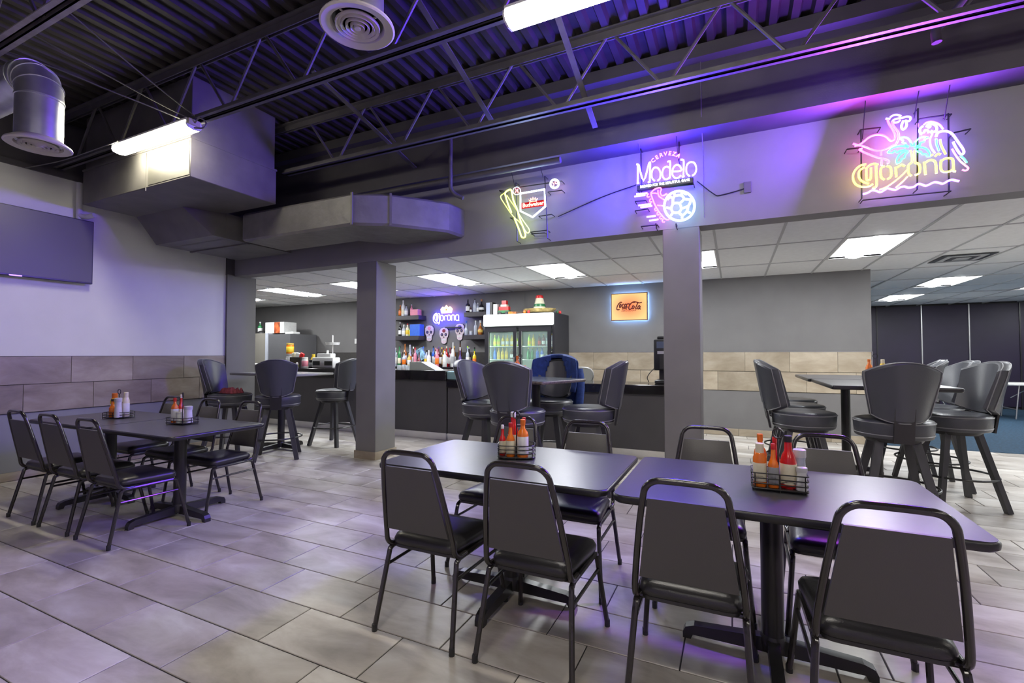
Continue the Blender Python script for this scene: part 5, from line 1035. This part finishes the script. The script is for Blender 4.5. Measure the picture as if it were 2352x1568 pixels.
def glow(sign_root, name, col, watts, size, x=0.0, z=0.0, yaw=0.0):  # added area lamp that boosts a sign's colour spill; the tubes emit too
    l = bpy.data.lights.new(name, 'AREA'); l.shape = 'DISK'; l.size = size; l.energy = watts; l.color = col
    o = bpy.data.objects.new(name, l); COL.objects.link(o); o.parent = sign_root; o.location = (x, -0.03 if yaw == 0 else -0.22, z); o.rotation_euler = (R(-104), 0, R(yaw))
glow(ms, 'blue_spill_helper', (0.06, 0.03, 1.0), 38, 0.5)
glow(ms, 'blue_side_spill_helper', (0.08, 0.05, 1.0), 38, 0.3, 0, 0, -56)  # added lamp turned sideways to tint the white wall
glow(cs_, 'violet_spill_helper', (0.22, 0.05, 1.0), 38, 0.55, 0.1)
glow(cs_, 'violet_side_spill_helper', (0.22, 0.07, 1.0), 36, 0.3, -0.3, 0.1, -50)  # another added side lamp, set forward of the sign to throw violet sideways
glow(cs_, 'pink_spill_helper', (1.0, 0.05, 0.45), 13, 0.3, -0.2)
glow(bs_, 'pale_spill_helper', (0.55, 0.8, 1.0), 2, 0.3)

# crown sign behind the bar: same lettering, smaller, with a glowing crown
kc = thing('crown_neon_sign', 'blue-white Corona neon lettering with a glowing gold crown above the skull plaques', 'neon sign', (-5.60, 8.54, 2.12))
L = CORONA['lettering']; xs = [a for l in L for a, b in l]; zs = [b for l in L for a, b in l]
x0, x1 = min(xs), max(xs); k = 0.66/(x1-x0)
mb = MB()
for l in L: mb.tube(smoothpath([((a-x0)*k-0.33, 0, (b-(min(zs)+max(zs))/2)*k*1.12 - (a-(x0+x1)/2)*k*0.0) for a, b in l], 3), 0.009, 6)
mb.build('corona_lettering', emit('neon_pale_blue', (0.06, 0.045, 1.0), 20.0), kc)
M_CROWN = emit('neon_crown', (1.0, 0.50, 0.16), 2.5*NEON)
MB().prism([(-0.115, 0.115), (0.135, 0.115), (0.16, 0.20), (0.10, 0.255), (0.06, 0.225), (0.01, 0.285), (-0.045, 0.23), (-0.085, 0.255), (-0.135, 0.20)], -0.012, 0.012, 'y').build('crown', M_CROWN, kc, False)
MB().prism([(0.012+0.02*math.cos(2*PI*i/8), 0.185+0.02*math.sin(2*PI*i/8)) for i in range(8)], -0.016, -0.012, 'y').build('crown_jewel', cm('gold', 0.5), kc, False)
MB().box(-0.02, 0.36, 0.0, 0.05, -0.21, -0.185).build('support_bar', M_GLASSOFF, kc, False)
MB().tube([(-0.25, 0.01, 0.0), (-0.25, 0.095, 0.0)], 0.006, 5).tube([(0.25, 0.01, 0.0), (0.25, 0.095, 0.0)], 0.006, 5).build('wall_stud', M_GLASSOFF, kc)

# backlit cola sign
kk = thing('cola_light_sign', 'backlit orange Coca-Cola sign with a blue-white halo on the back wall', 'light sign', (-1.698, 8.56, 2.205))
M_COLA = bpy.data.materials.new('lit_cola_face'); M_COLA.use_nodes = True
nt = M_COLA.node_tree; b = nt.nodes['Principled BSDF']; tc = nt.nodes.new('ShaderNodeTexCoord'); gr = nt.nodes.new('ShaderNodeTexGradient'); gr.gradient_type = 'SPHERICAL'
mp = nt.nodes.new('ShaderNodeMapping'); mp.inputs['Scale'].default_value = (3.0, 1, 3.8); rp = nt.nodes.new('ShaderNodeValToRGB')
rp.color_ramp.elements[0].color = (1.0, 0.62, 0.22, 1); rp.color_ramp.elements[1].color = (1.0, 0.20, 0.05, 1); rp.color_ramp.elements[1].position = 0.85
nt.links.new(tc.outputs['Object'], mp.inputs[0]); nt.links.new(mp.outputs[0], gr.inputs[0]); nt.links.new(gr.outputs[0], rp.inputs[0]); nt.links.new(rp.outputs[0], b.inputs['Emission Color']); b.inputs['Emission Strength'].default_value = 0.5; b.inputs['Base Color'].default_value = (0.02, 0.01, 0.01, 1)
MB().box(-0.312, 0.312, -0.012, 0.0, -0.235, 0.235).build('face_panel', M_COLA, kk, False)
MB().box(-0.325, -0.312, -0.016, 0.02, -0.248, 0.248).box(0.312, 0.325, -0.016, 0.02, -0.248, 0.248).box(-0.312, 0.312, -0.016, 0.02, -0.248, -0.235).box(-0.312, 0.312, -0.016, 0.02, 0.235, 0.248).build('frame', cm('brown', 0.5), kk, False)
MB().box(-0.305, 0.305, 0.0, 0.035, -0.228, 0.228).build('back_box', M_BLACKP, kk, False)
hl = MB(); ol = rrect(0.62, 0.465, 0.02, 3); hl.tube([(x, 0.045, z) for x, z in ol], 0.009, 6, True); hl.build('halo_strip', emit('lit_halo_strip', (0.30, 0.52, 1.0), 22.0), kk)
sk = MB()
for l in COKE['script']: sk.tube(smoothpath([(a/1000+0.008, -0.014, b/1000-0.014) for a, b in l], 3), 0.0105, 6)
M_RED = mat('dark_red_script', (0.10, 0.002, 0.002), 0.5)
sk.build('script_lettering', M_RED, kk)
put_text('ZERO SUGAR', 0.042, M_RED, kk, -0.005, -0.072, -0.014, 0, 1.05, 'small_lettering')
